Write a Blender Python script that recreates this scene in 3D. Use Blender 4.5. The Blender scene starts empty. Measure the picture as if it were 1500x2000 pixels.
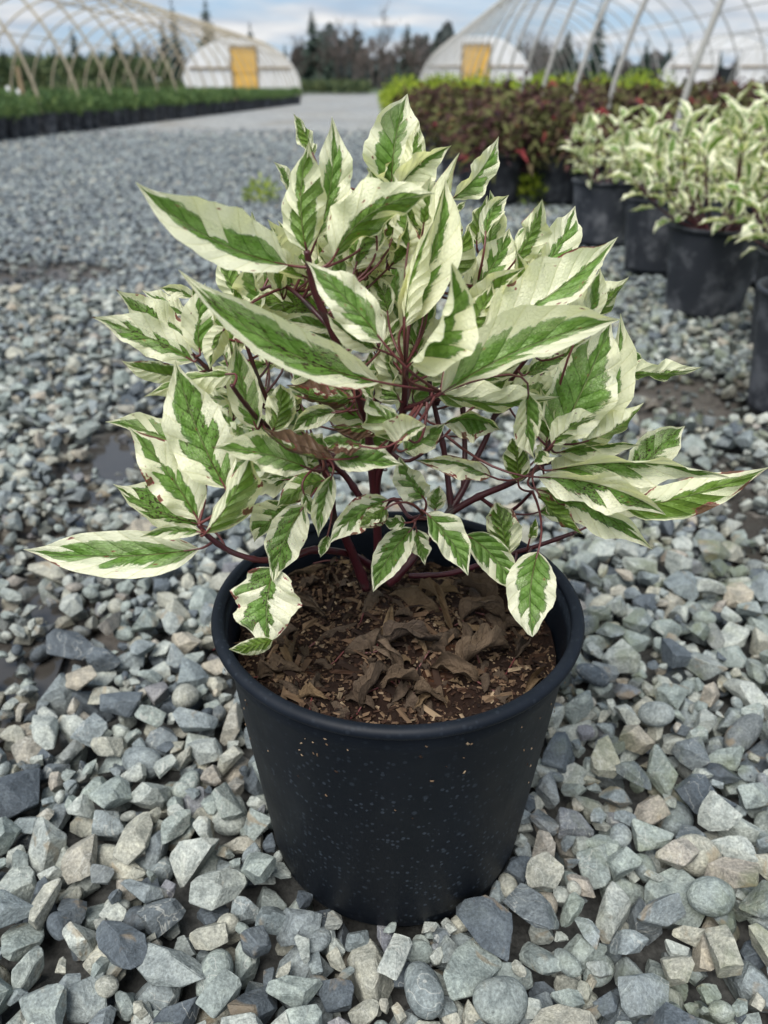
import bpy, bmesh, math, random
import numpy as np
from mathutils import Vector, Matrix, Euler
R = math.radians
S = bpy.context.scene
COL = S.collection

# ------------------------------------------------------------------ camera, sky, sun, exposure
CAM_H, PITCH, FPX = 0.60, R(29.07), 1502.0
cam_d = bpy.data.cameras.new('camera')
cam = bpy.data.objects.new('camera', cam_d); COL.objects.link(cam)
cam.location = (0, 0, CAM_H); cam.rotation_euler = (R(90) - PITCH, 0, 0)
cam_d.sensor_fit = 'VERTICAL'; cam_d.sensor_height = 36; cam_d.sensor_width = 27
cam_d.lens = 36 * FPX / 2000
cam_d.clip_start = 0.02; cam_d.clip_end = 3000
cam_d.dof.use_dof = True; cam_d.dof.focus_distance = 0.545; cam_d.dof.aperture_fstop = 6.2
S.camera = cam

SUN_EL, SUN_AZ = R(60), R(208)          # azimuth measured from +Y towards +X
W = bpy.data.worlds.new('World'); S.world = W; W.use_nodes = True
wt = W.node_tree; wt.nodes.clear()
def wn(t, **k):
    n = wt.nodes.new(t)
    for a, b in k.items(): setattr(n, a, b)
    return n
def wmath(op, a, b=None, c=None):
    n = wn('ShaderNodeMath', operation=op)
    for i, v in enumerate((a, b, c)):
        if v is None: continue
        if isinstance(v, (int, float)): n.inputs[i].default_value = v
        else: wt.links.new(v, n.inputs[i])
    return n.outputs[0]
sky = wn('ShaderNodeTexSky', sky_type='NISHITA'); sky.sun_disc = False
sky.sun_elevation = SUN_EL; sky.sun_rotation = SUN_AZ; sky.altitude = 50; sky.air_density = 1.0; sky.dust_density = 1.0
tc = wn('ShaderNodeTexCoord'); sx = wn('ShaderNodeSeparateXYZ'); wt.links.new(tc.outputs['Generated'], sx.inputs[0])
zz = wmath('ADD', wmath('MAXIMUM', sx.outputs[2], 0.0), 0.10)
cx = wn('ShaderNodeCombineXYZ')
wt.links.new(wmath('DIVIDE', sx.outputs[0], zz), cx.inputs[0]); wt.links.new(wmath('DIVIDE', sx.outputs[1], zz), cx.inputs[1])
cn = wn('ShaderNodeTexNoise'); cn.inputs['Scale'].default_value = 0.62; cn.inputs['Detail'].default_value = 7; cn.inputs['Roughness'].default_value = 0.55
cn.inputs['Distortion'].default_value = 0.35
wt.links.new(cx.outputs[0], cn.inputs['Vector'])
cr = wn('ShaderNodeValToRGB'); cr.color_ramp.elements[0].position = 0.41; cr.color_ramp.elements[1].position = 0.57
wt.links.new(cn.outputs['Fac'], cr.inputs[0])
c2 = wn('ShaderNodeTexNoise'); c2.inputs['Scale'].default_value = 1.5; c2.inputs['Detail'].default_value = 5
wt.links.new(cx.outputs[0], c2.inputs['Vector'])
c2r = wn('ShaderNodeValToRGB')
c2r.color_ramp.elements[0].position = 0.3; c2r.color_ramp.elements[0].color = (3.6, 4.2, 5.0, 1)
c2r.color_ramp.elements[1].position = 0.72; c2r.color_ramp.elements[1].color = (7.6, 7.5, 7.35, 1)
wt.links.new(c2.outputs['Fac'], c2r.inputs[0])
skb = wn('ShaderNodeMix', data_type='RGBA'); skb.inputs[0].default_value = 0.65      # thin veil over the open blue
wt.links.new(sky.outputs[0], skb.inputs[6]); skb.inputs[7].default_value = (3.0, 4.5, 6.6, 1)
mx = wn('ShaderNodeMix', data_type='RGBA')
wt.links.new(cr.outputs[0], mx.inputs[0]); wt.links.new(skb.outputs[2], mx.inputs[6]); wt.links.new(c2r.outputs[0], mx.inputs[7])
bg = wn('ShaderNodeBackground'); bg.inputs[1].default_value = 0.05
wt.links.new(mx.outputs[2], bg.inputs[0])
wo = wn('ShaderNodeOutputWorld'); wt.links.new(bg.outputs[0], wo.inputs[0])

sun_d = bpy.data.lights.new('sun', 'SUN'); sun_d.energy = 2.0; sun_d.angle = R(40); sun_d.color = (1, 0.97, 0.92)
sun = bpy.data.objects.new('sun', sun_d); COL.objects.link(sun)
sd = Vector((math.sin(SUN_AZ) * math.cos(SUN_EL), math.cos(SUN_AZ) * math.cos(SUN_EL), math.sin(SUN_EL)))
sun.rotation_euler = (-sd).to_track_quat('-Z', 'Y').to_euler(); sun.location = sd * 50
S.view_settings.view_transform = 'Standard'; S.view_settings.look = 'None'
S.view_settings.exposure = 1.38; S.view_settings.gamma = 1; S.view_settings.use_curve_mapping = False
S.render.engine = 'CYCLES'
S.cycles.use_denoising = True; S.cycles.max_bounces = 7; S.cycles.transparent_max_bounces = 6
S.cycles.caustics_reflective = False; S.cycles.caustics_refractive = False

# ------------------------------------------------------------------ helpers
CF = Vector((0, math.cos(PITCH), -math.sin(PITCH))); CU = Vector((0, math.sin(PITCH), math.cos(PITCH))); CX = Vector((1, 0, 0))
CP = Vector((0, 0, CAM_H))
def at(px, py, Y):
    """the point at distance Y ahead seen at this place of the photograph; used to read positions off it"""
    d = CF + CX * ((px - 750) / FPX) - CU * ((py - 1000) / FPX)
    return CP + d * (Y / d.y)
def mpp(p): return (p - CP).dot(CF) / FPX             # metres per photograph pixel at p

def tag(o, label=None, cat=None, group=None, kind=None):
    if label: o['label'] = label
    if cat: o['category'] = cat
    if group: o['group'] = group
    if kind: o['kind'] = kind
    return o
def empty(name, loc=(0, 0, 0), rz=0):
    o = bpy.data.objects.new(name, None); COL.objects.link(o)
    o.location = loc; o.rotation_euler.z = rz; o.empty_display_size = 0.1
    return o
def link(name, me, parent=None, mats=()):
    for m in mats: me.materials.append(m)
    o = bpy.data.objects.new(name, me); COL.objects.link(o)
    if parent is not None: o.parent = parent
    return o
def copy_tree(o, parent=None):
    c = o.copy(); COL.objects.link(c)
    if parent is not None: c.parent = parent
    for ch in list(o.children): copy_tree(ch, c)
    return c

def np_mesh(name, V, F, smooth=False, attrs=None, matidx=None):
    """V (n,3); F (m,k) int array or list of such arrays with different k"""
    me = bpy.data.meshes.new(name)
    Fs = [np.asarray(f) for f in (F if isinstance(F, list) else [F]) if len(f)]
    V = np.asarray(V, dtype=np.float32)
    nl = sum(f.size for f in Fs); nf = sum(len(f) for f in Fs)
    me.vertices.add(len(V)); me.vertices.foreach_set('co', V.ravel())
    me.loops.add(nl); me.polygons.add(nf)
    me.loops.foreach_set('vertex_index', np.concatenate([f.ravel() for f in Fs]).astype(np.int32))
    tot = np.concatenate([np.full(len(f), f.shape[1]) for f in Fs])
    me.polygons.foreach_set('loop_start', np.concatenate([[0], np.cumsum(tot)[:-1]]).astype(np.int32))
    if matidx is not None: me.polygons.foreach_set('material_index', np.asarray(matidx, dtype=np.int32))
    me.update(calc_edges=True); me.validate()
    me.polygons.foreach_set('use_smooth', np.full(len(me.polygons), smooth))
    for k, a in (attrs or {}).items():
        a = np.asarray(a, dtype=np.float32)
        if a.ndim == 1: me.attributes.new(k, 'FLOAT', 'POINT').data.foreach_set('value', a)
        else: me.attributes.new(k, 'FLOAT_VECTOR', 'POINT').data.foreach_set('vector', a.ravel())
    return me

class MB:
    """collects verts and faces of one object"""
    def __init__(s): s.v = []; s.f = []; s.t = []
    def add(s, vs, fs, t=0.0):
        o = len(s.v); s.v.extend(tuple(p) for p in vs); s.t.extend([t] * len(vs))
        s.f.extend(tuple(i + o for i in f) for f in fs)
    def box(s, a, b, t=0.0):
        (x0, y0, z0), (x1, y1, z1) = a, b
        s.add([(x0, y0, z0), (x1, y0, z0), (x1, y1, z0), (x0, y1, z0), (x0, y0, z1), (x1, y0, z1), (x1, y1, z1), (x0, y1, z1)],
              [(0, 3, 2, 1), (4, 5, 6, 7), (0, 1, 5, 4), (1, 2, 6, 5), (2, 3, 7, 6), (3, 0, 4, 7)], t)
    def tube(s, pts, rad, n=6, t=0.0, cap=True):
        pts = [Vector(p) for p in pts]
        if isinstance(rad, (int, float)): rad = [rad] * len(pts)
        ref = None; vs = []
        for i, p in enumerate(pts):
            d = (pts[min(i + 1, len(pts) - 1)] - pts[max(i - 1, 0)])
            d = d.normalized() if d.length > 1e-9 else Vector((0, 0, 1))
            if ref is None: ref = d.orthogonal().normalized()
            ref = (ref - d * ref.dot(d)); ref = ref.normalized() if ref.length > 1e-6 else d.orthogonal().normalized()
            q = d.cross(ref)
            for k in range(n):
                a = 2 * math.pi * k / n
                vs.append(p + (ref * math.cos(a) + q * math.sin(a)) * rad[i])
        fs = [(i * n + k, i * n + (k + 1) % n, (i + 1) * n + (k + 1) % n, (i + 1) * n + k) for i in range(len(pts) - 1) for k in range(n)]
        if cap: fs += [tuple(range(n - 1, -1, -1)), tuple((len(pts) - 1) * n + k for k in range(n))]
        s.add(vs, fs, t)
    def lathe(s, prof, n=48, c=(0, 0, 0), closed=False, t=0.0):
        vs = [(c[0] + r * math.cos(2 * math.pi * k / n), c[1] + r * math.sin(2 * math.pi * k / n), c[2] + z) for r, z in prof for k in range(n)]
        m = len(prof)
        fs = [(i * n + k, i * n + (k + 1) % n, ((i + 1) % m) * n + (k + 1) % n, ((i + 1) % m) * n + k) for i in range(m if closed else m - 1) for k in range(n)]
        s.add(vs, fs, t)
    def mesh(s, name, smooth=False):
        me = bpy.data.meshes.new(name); me.from_pydata(s.v, [], s.f); me.update()
        if smooth: me.polygons.foreach_set('use_smooth', [True] * len(me.polygons))
        if any(s.t): me.attributes.new('tint', 'FLOAT', 'POINT').data.foreach_set('value', s.t)
        return me
    def build(s, name, mat, parent=None, smooth=False):
        return link(name, s.mesh(name, smooth), parent, [mat] if mat else [])

def smooth_path(pts, k=5):
    pts = [Vector(p) for p in pts]
    if len(pts) < 3: return pts
    out = []
    for i in range(len(pts) - 1):
        p0, p1, p2, p3 = pts[max(i - 1, 0)], pts[i], pts[i + 1], pts[min(i + 2, len(pts) - 1)]
        for j in range(k):
            t = j / k
            out.append(0.5 * ((2 * p1) + (p2 - p0) * t + (2 * p0 - 5 * p1 + 4 * p2 - p3) * t * t + (3 * p1 - p0 - 3 * p2 + p3) * t ** 3))
    return out + [pts[-1]]

# ------------------------------------------------------------------ material kit
class M:
    def __init__(s, name):
        s.m = bpy.data.materials.new(name); s.m.use_nodes = True; s.t = s.m.node_tree
        s.t.nodes.clear(); s.out = s.n('ShaderNodeOutputMaterial')
    def n(s, t, **k):
        n = s.t.nodes.new(t)
        for a, b in k.items(): setattr(n, a, b)
        return n
    def put(s, sock, v):
        if v is None: return
        if isinstance(v, bpy.types.NodeSocket): s.t.links.new(v, sock)
        else:
            if isinstance(v, tuple) and len(v) == 3 and sock.type == 'RGBA': v = v + (1,)
            sock.default_value = v
    def k(s, op, a, b=None, c=None, clamp=False):
        n = s.n('ShaderNodeMath', operation=op); n.use_clamp = clamp
        for i, v in enumerate((a, b, c)): s.put(n.inputs[i], v)
        return n.outputs[0]
    def mix(s, f, a, b):
        n = s.n('ShaderNodeMix', data_type='RGBA'); s.put(n.inputs[0], f); s.put(n.inputs[6], a); s.put(n.inputs[7], b); return n.outputs[2]
    def mul(s, a, b, f=1.0):
        n = s.n('ShaderNodeMix', data_type='RGBA', blend_type='MULTIPLY'); s.put(n.inputs[0], f); s.put(n.inputs[6], a); s.put(n.inputs[7], b); return n.outputs[2]
    def sm(s, x, a, b, lo=0.0, hi=1.0):
        n = s.n('ShaderNodeMapRange', interpolation_type='SMOOTHSTEP')
        for i, v in enumerate((x, a, b, lo, hi)): s.put(n.inputs[i], v)
        return n.outputs[0]
    def noise(s, vec, scale, detail=3, rough=0.5, dist=0.0, col=False):
        n = s.n('ShaderNodeTexNoise'); s.put(n.inputs['Vector'], vec); s.put(n.inputs['Scale'], scale)
        n.inputs['Detail'].default_value = detail; n.inputs['Roughness'].default_value = rough; n.inputs['Distortion'].default_value = dist
        return n.outputs['Color' if col else 'Fac']
    def vor(s, vec, scale, feat='F1', out='Distance', rnd=1.0):
        n = s.n('ShaderNodeTexVoronoi', feature=feat); s.put(n.inputs['Vector'], vec); s.put(n.inputs['Scale'], scale)
        n.inputs['Randomness'].default_value = rnd
        return n.outputs[out]
    def ramp(s, f, els, mode='LINEAR'):
        n = s.n('ShaderNodeValToRGB'); r = n.color_ramp; r.interpolation = mode
        while len(r.elements) < len(els): r.elements.new(0.5)
        for e, (p, c) in zip(r.elements, els): e.position = p; e.color = (*c, 1) if len(c) == 3 else c
        s.put(n.inputs[0], f); return n.outputs[0]
    def xyz(s, x, y, z):
        n = s.n('ShaderNodeCombineXYZ'); s.put(n.inputs[0], x); s.put(n.inputs[1], y); s.put(n.inputs[2], z); return n.outputs[0]
    def sep(s, v):
        n = s.n('ShaderNodeSeparateXYZ'); s.put(n.inputs[0], v); return n.outputs
    def attr(s, name, out='Fac'):
        n = s.n('ShaderNodeAttribute'); n.attribute_name = name; return n.outputs[out]
    def pos(s): return s.n('ShaderNodeNewGeometry').outputs['Position']
    def obj(s): return s.n('ShaderNodeTexCoord').outputs['Object']
    def vadd(s, a, b):
        n = s.n('ShaderNodeVectorMath', operation='ADD'); s.put(n.inputs[0], a); s.put(n.inputs[1], b); return n.outputs[0]
    def vscale(s, a, b):
        n = s.n('ShaderNodeVectorMath', operation='MULTIPLY'); s.put(n.inputs[0], a); s.put(n.inputs[1], b); return n.outputs[0]
    def rand(s): return s.n('ShaderNodeObjectInfo').outputs['Random']
    def bump(s, h, strength=0.5, dist=0.002, nrm=None):
        n = s.n('ShaderNodeBump'); s.put(n.inputs['Height'], h); n.inputs['Strength'].default_value = strength; n.inputs['Distance'].default_value = dist
        if nrm: s.put(n.inputs['Normal'], nrm)
        return n.outputs[0]
    def bsdf(s, col, rough=0.6, spec=0.5, nrm=None, metal=0.0, transl=0.0, tcol=None):
        p = s.n('ShaderNodeBsdfPrincipled'); s.put(p.inputs['Base Color'], col); s.put(p.inputs['Roughness'], rough)
        s.put(p.inputs['Specular IOR Level'], spec); s.put(p.inputs['Metallic'], metal)
        if nrm is not None: s.put(p.inputs['Normal'], nrm)
        sh = p.outputs[0]
        if transl:
            t = s.n('ShaderNodeBsdfTranslucent'); s.put(t.inputs[0], tcol if tcol is not None else col)
            if nrm is not None: s.put(t.inputs['Normal'], nrm)
            m = s.n('ShaderNodeMixShader'); m.inputs[0].default_value = transl
            s.t.links.new(sh, m.inputs[1]); s.t.links.new(t.outputs[0], m.inputs[2]); sh = m.outputs[0]
        s.t.links.new(sh, s.out.inputs[0]); return s.m
def plain(name, col, rough=0.6, spec=0.4, var=0.25, scale=20, bump=0.0, transl=0.0, objrand=0.0):
    m = M(name); p = m.obj(); f = m.noise(p, scale, 4, 0.6)
    c = m.mul(col, m.ramp(f, [(0.25, (1 - var,) * 3), (0.75, (1 + var,) * 3)]))
    if objrand: c = m.mul(c, m.ramp(m.rand(), [(0, (1 - objrand,) * 3), (1, (1 + objrand,) * 3)]))
    return m.bsdf(c, rough, spec, m.bump(f, bump, 0.003) if bump else None, transl=transl)

# wet, muddy ruts: (x, y, rx, ry)
WET = [(-0.53, 0.80, 0.20, 0.30), (-0.47, 1.28, 0.15, 0.24), (0.64, 1.06, 0.16, 0.27), (0.66, 1.62, 0.24, 0.17), (-1.5, 2.95, 0.5, 0.22)]
def wetness(x, y):
    w = 0.0 * x
    for cx_, cy_, rx, ry in WET:
        d = ((x - cx_) / rx) ** 2 + ((y - cy_) / ry) ** 2
        w = np.maximum(w, np.clip(1.35 - d, 0, 1))
    return w
def wet_nodes(m, p):
    x, y, z = m.sep(p); w = None
    nz = m.k('MULTIPLY', m.k('SUBTRACT', m.noise(p, 9, 3), 0.5), 1.1)
    for cx_, cy_, rx, ry in WET:
        d = m.k('ADD', m.k('POWER', m.k('DIVIDE', m.k('SUBTRACT', x, cx_), rx), 2.0), m.k('POWER', m.k('DIVIDE', m.k('SUBTRACT', y, cy_), ry), 2.0))
        e = m.k('SUBTRACT', 1.5, m.k('ADD', d, nz), clamp=True)
        w = e if w is None else m.k('MAXIMUM', w, e)
    return w

def stone_material():
    m = M('crushed_stone'); p = m.pos()
    t = m.k('FRACT', m.k('ADD', m.attr('tint'), m.rand()))
    t2 = m.k('FRACT', m.k('MULTIPLY', t, 17.31))
    base = m.ramp(t, [(0.0, (.24, .258, .245)), (.14, (.28, .305, .28)), (.24, (.37, .378, .345)), (.38, (.42, .42, .38)), (.46, (.20, .222, .225)),
                      (.58, (.25, .268, .27)), (.66, (.075, .086, .10)), (.74, (.11, .124, .138)), (.79, (.34, .325, .275)), (.89, (.40, .375, .31)),
                      (.93, (.30, .26, .225)), (.955, (.40, .345, .27)), (.975, (.17, .165, .185)), (1.0, (.24, .258, .245))])
    q = m.vadd(p, m.xyz(m.k('MULTIPLY', t, 41.0), m.k('MULTIPLY', t2, 23.0), t))
    n1 = m.noise(q, 70, 5, 0.62, 0.6); n2 = m.noise(q, 420, 4, 0.7); n3 = m.noise(q, 26, 3, 0.5, 1.5)
    base = m.mul(base, (.85, .895, .91)); c = m.mul(base, m.ramp(n1, [(.26, (.52, .55, .56)), (.5, (1, 1, 1)), (.74, (1.42, 1.40, 1.33))]))
    c = m.mul(c, m.ramp(n2, [(.3, (.58,) * 3), (.52, (1, 1, 1)), (.72, (1.5,) * 3)]))
    vein = m.k('MULTIPLY', m.sm(m.k('ABSOLUTE', m.k('SUBTRACT', n3, 0.5)), 0.0, 0.012, 1, 0), m.sm(t2, .62, .70))
    c = m.mix(m.k('MULTIPLY', vein, .55), c, (.46, .46, .42))
    rust = m.k('MULTIPLY', m.sm(n3, .56, .68), m.sm(t2, .25, .45, 0.55, 0.0))
    c = m.mix(rust, c, (.24, .175, .10))
    moss = m.k('MULTIPLY', m.sm(m.noise(p, 14, 4, .6), .50, .66), m.k('MULTIPLY', m.sm(m.sep(p)[0], .0, .35), .55))
    c = m.mix(moss, c, (.115, .135, .06))
    wet = wet_nodes(m, p)
    low = m.sm(m.k('ADD', m.sep(p)[2], m.k('MULTIPLY', m.k('SUBTRACT', n1, .5), .012)), -.016, .004, 1.0, 0.25)
    wf = m.k('MULTIPLY', m.sm(wet, 0.05, .8), low)
    c = m.mix(m.k('MULTIPLY', wf, .85), c, m.mul(c, (.42, .39, .36)))
    h = m.k('ADD', m.k('MULTIPLY', n1, 1.0), m.k('MULTIPLY', n2, .35))
    return m.bsdf(c, m.k('SUBTRACT', .78, m.k('MULTIPLY', wf, .35)), .35, m.bump(h, .75, .004))

def ground_material():
    m = M('gravel_bed'); p = m.pos()
    x, y, z = m.sep(p)
    v = m.n('ShaderNodeTexVoronoi'); m.put(v.inputs['Vector'], p); v.inputs['Scale'].default_value = 27
    cid = m.sep(v.outputs['Color'])[0]
    stones = m.ramp(cid, [(0, (.25, .26, .255)), (.3, (.35, .355, .345)), (.6, (.44, .445, .43)), (.8, (.21, .22, .225)), (1, (.41, .40, .36))])
    stones = m.mul(stones, m.ramp(v.outputs['Distance'], [(.0, (1.1,) * 3), (.45, (.85,) * 3), (.75, (.5,) * 3)]))
    big = m.noise(p, .35, 4, .6); mot = m.noise(p, 5.5, 4, .7, .6)
    stones = m.mul(stones, m.ramp(mot, [(.3, (.70, .70, .70)), (.52, (.98, .98, .98)), (.7, (1.18, 1.18, 1.16))]))
    stones = m.mul(stones, m.ramp(big, [(.3, (.84, .86, .9)), (.55, (1, 1, 1)), (.75, (1.1, 1.07, 1.0))]))
    mud = m.mul((.070, .062, .054), m.ramp(m.noise(p, 60, 5, .7), [(.3, (.6,) * 3), (.7, (1.5,) * 3)]))
    near = m.sm(m.k('ADD', y, m.k('MULTIPLY', m.k('SUBTRACT', big, .5), 4.0)), 5.0, 10.5, 1.0, 0.0)
    fill = m.mul((.050, .050, .047), m.ramp(m.noise(p, 160, 4, .7), [(.3, (.55,) * 3), (.7, (1.6,) * 3)]))
    c = m.mix(near, stones, fill)
    wet = wet_nodes(m, p); wf = m.sm(wet, .05, .5)
    c = m.mix(wf, c, mud)
    worn = m.k('MULTIPLY', m.sm(m.noise(m.vscale(p, (1, .5, 1)), .5, 3, .6, 1.0), .52, .66), m.sm(y, 8, 14))
    c = m.mix(m.k('MULTIPLY', worn, .65), c, (.185, .17, .145))
    field = m.sm(y, 60, 75); field2 = m.sm(m.k('ABSOLUTE', x), 25, 32)
    c = m.mix(m.k('MAXIMUM', field, field2), c, (.05, .075, .03))
    hgt = m.k('ADD', m.k('SUBTRACT', 1.0, v.outputs['Distance']), m.k('MULTIPLY', m.noise(p, 120, 4, .7), .4))
    return m.bsdf(c, m.k('SUBTRACT', .85, m.k('MULTIPLY', wf, .45)), .4, m.bump(hgt, .5, .012))

def leaf_material():
    m = M('variegated_leaf')
    uvs = m.sep(m.attr('leafuv', 'Vector')); mixv = m.sep(m.attr('leafmix', 'Vector')); ton = m.sep(m.attr('leaftone', 'Vector'))
    u, v, seed = uvs; av = m.k('ABSOLUTE', v); side = m.k('GREATER_THAN', v, 0.0)
    g = m.k('ADD', m.k('MULTIPLY', mixv[0], m.k('SUBTRACT', 1.0, side)), m.k('MULTIPLY', mixv[1], side))
    sq = m.k('SUBTRACT', m.k('MULTIPLY', u, 7.0), m.k('ADD', m.k('MULTIPLY', m.k('POWER', av, .8), 1.7), m.k('MULTIPLY', side, .45)))
    cell = m.k('FLOOR', sq); fr = m.k('FRACT', sq)
    wn_ = m.n('ShaderNodeTexWhiteNoise', noise_dimensions='3D'); m.put(wn_.inputs['Vector'], m.xyz(cell, m.k('MULTIPLY', side, 13.0), seed))
    rnd = wn_.outputs['Value']
    sv = m.xyz(m.k('ADD', u, m.k('MULTIPLY', seed, 7.3)), m.k('MULTIPLY', v, .35), seed)
    jag = m.k('MULTIPLY', m.k('SUBTRACT', m.noise(m.xyz(m.k('ADD', m.k('SUBTRACT', u, m.k('MULTIPLY', av, .22)), m.k('MULTIPLY', seed, 7.3)), m.k('MULTIPLY', v, .10), seed), 30, 4, .72), .5), m.k('ADD', .26, m.k('MULTIPLY', m.k('FRACT', m.k('MULTIPLY', seed, 31.7)), .26)))
    blot = m.k('MULTIPLY', m.k('SUBTRACT', m.noise(sv, 3.6, 2, .5), .5), 1.9)
    ext = m.k('MULTIPLY', g, m.k('ADD', m.sm(rnd, .16, .28, .15, .64), m.k('MULTIPLY', rnd, .50)))
    ext = m.k('ADD', ext, m.k('ADD', jag, m.k('MULTIPLY', m.k('SUBTRACT', .5, m.k('ABSOLUTE', m.k('SUBTRACT', fr, .55))), .08)))
    ext = m.k('ADD', ext, m.k('MULTIPLY', m.k('MULTIPLY', blot, .5), m.k('SUBTRACT', 1.1, m.k('MULTIPLY', g, .55))))
    ext = m.k('MULTIPLY', ext, m.k('MULTIPLY', m.sm(u, .80, .985, 1, .25), m.sm(u, 0.0, .10, .55, 1)))
    ext = m.k('MULTIPLY', m.k('MINIMUM', ext, .91), m.k('GREATER_THAN', g, .02))
    mask = m.sm(m.k('SUBTRACT', ext, av), -.012, .012)
    # greens
    back = m.n('ShaderNodeNewGeometry').outputs['Backfacing']
    pn = m.noise(sv, 9, 3, .6)
    gA = m.mix(m.sm(pn, .42, .58), (.150, .295, .050), (.225, .385, .100))
    yel = m.mix(m.sm(pn, .35, .65), (.16, .26, .025), (.21, .33, .045))
    gA = m.mix(m.k('MAXIMUM', m.k('MULTIPLY', back, .45), m.k('MULTIPLY', ton[0], 1.0), clamp=True), gA, yel)
    # pale grey-green seam just inside the margin
    seam = m.k('MULTIPLY', m.sm(m.k('SUBTRACT', ext, av), .02, .14, 1, 0), m.sm(m.noise(sv, 14, 2), .5, .62))
    gA = m.mix(m.k('MULTIPLY', seam, .55), gA, (.25, .37, .19))
    cream = m.mix(m.noise(sv, 5, 3), (.92, .915, .73), (.89, .89, .65))
    cream = m.mix(m.k('MULTIPLY', back, .4), cream, (.80, .82, .54))
    vein = m.k('ABSOLUTE', m.k('SUBTRACT', fr, .5)); vein = m.sm(vein, .43, .495)
    fine = m.sm(m.vor(m.xyz(m.k('MULTIPLY', u, 2.6), v, seed), 13, 'DISTANCE_TO_EDGE'), 0, .06, 1, 0)
    gA = m.mul(gA, m.mix(vein, (1, 1, 1), (.62, .70, .55)))
    gA = m.mul(gA, m.mix(m.k('MULTIPLY', fine, .5), (1, 1, 1), (.80, .84, .74)))
    cream = m.mul(cream, m.mix(vein, (1, 1, 1), (.94, .935, .84)))
    c = m.mix(mask, cream, gA)
    mid = m.sm(av, .012, .035, 1, 0)
    midc = m.mix(m.sm(u, .0, .5), (.22, .055, .05), (.36, .42, .20))
    c = m.mix(m.k('MULTIPLY', mid, .65), c, midc)
    # dark speckle on the green, rusty and red spots
    sp = m.noise(m.xyz(m.k('MULTIPLY', u, 1.0), m.k('MULTIPLY', v, .42), m.k('MULTIPLY', seed, 3.0)), 36, 3, .65)
    spz = m.sm(m.noise(sv, 5, 2), .40, .52)
    spm = m.k('MULTIPLY', m.k('MULTIPLY', m.sm(sp, .54, .585), spz), m.k('MULTIPLY', mixv[2], m.mix(mask, (.12,) * 3, (1,) * 3)))
    c = m.mix(m.k('MULTIPLY', spm, 1.5, clamp=True), c, (.055, .028, .022))
    vv = m.n('ShaderNodeTexVoronoi'); m.put(vv.inputs['Vector'], m.xyz(m.k('MULTIPLY', u, 2.2), v, m.k('MULTIPLY', seed, 5.0))); vv.inputs['Scale'].default_value = 4.6
    pick = m.sm(m.sep(vv.outputs['Color'])[1], .80, .82)
    dd = m.k('ADD', vv.outputs['Distance'], m.k('MULTIPLY', m.k('SUBTRACT', m.noise(sv, 60, 2), .5), .12))
    c = m.mix(m.k('MULTIPLY', m.k('MULTIPLY', m.sm(dd, .09, .21, 1, 0), pick), .7), c, (.42, .12, .09))
    c = m.mix(m.k('MULTIPLY', m.k('MULTIPLY', m.sm(dd, .07, .115, 1, 0), pick), .9), c, (.15, .05, .035))
    # scorched margin
    en = m.noise(sv, 5.5, 3, .55)
    e1 = m.k('SUBTRACT', m.k('ADD', av, m.k('MULTIPLY', m.k('SUBTRACT', en, .5), 3.0)), m.k('SUBTRACT', 1.36, ton[1]))
    c = m.mix(m.k('MULTIPLY', m.sm(e1, -.05, .05), m.sm(ton[1], .02, .1)), c, (.34, .045, .07))
    c = m.mix(m.k('MULTIPLY', m.sm(e1, .05, .12), m.sm(ton[1], .02, .1)), c, m.mix(en, (.085, .035, .025), (.26, .15, .09)))
    c = m.mix(m.k('MULTIPLY', m.sm(m.k('ADD', u, m.k('MULTIPLY', m.k('SUBTRACT', en, .5), .12)), .955, .975), ton[2]), c, (.16, .07, .04))
    c = m.mix(m.sm(ton[1], 1.1, 1.5, 0, .75), c, m.mix(pn, (.10, .065, .05), (.20, .17, .08)))
    h = m.k('SUBTRACT', m.k('POWER', m.k('SUBTRACT', 1.0, m.k('MULTIPLY', m.k('ABSOLUTE', m.k('SUBTRACT', fr, .5)), 2.0)), .6), m.k('MULTIPLY', mid, 1.2))
    h = m.k('MULTIPLY', m.k('ADD', h, m.k('ADD', m.k('MULTIPLY', fine, -.22), m.k('MULTIPLY', m.noise(sv, 30, 3), .5))), m.sm(m.k('SUBTRACT', ext, av), -.05, .08, .42, 1.0))
    nrm = m.bump(h, .95, .0024)
    return m.bsdf(c, .42, .45, nrm, transl=.38, tcol=m.mul(c, (1.2, 1.2, .7)))
def tint_foliage(name, stops, rough=.6, transl=.2, spec=.3):
    m = M(name); t = m.k('FRACT', m.k('ADD', m.attr('tint'), m.k('MULTIPLY', m.rand(), .25)))
    c = m.ramp(t, stops); c = m.mul(c, m.ramp(m.noise(m.obj(), 60, 2), [(.3, (.8,) * 3), (.7, (1.2,) * 3)]))
    return m.bsdf(c, rough, spec, transl=transl)
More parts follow.
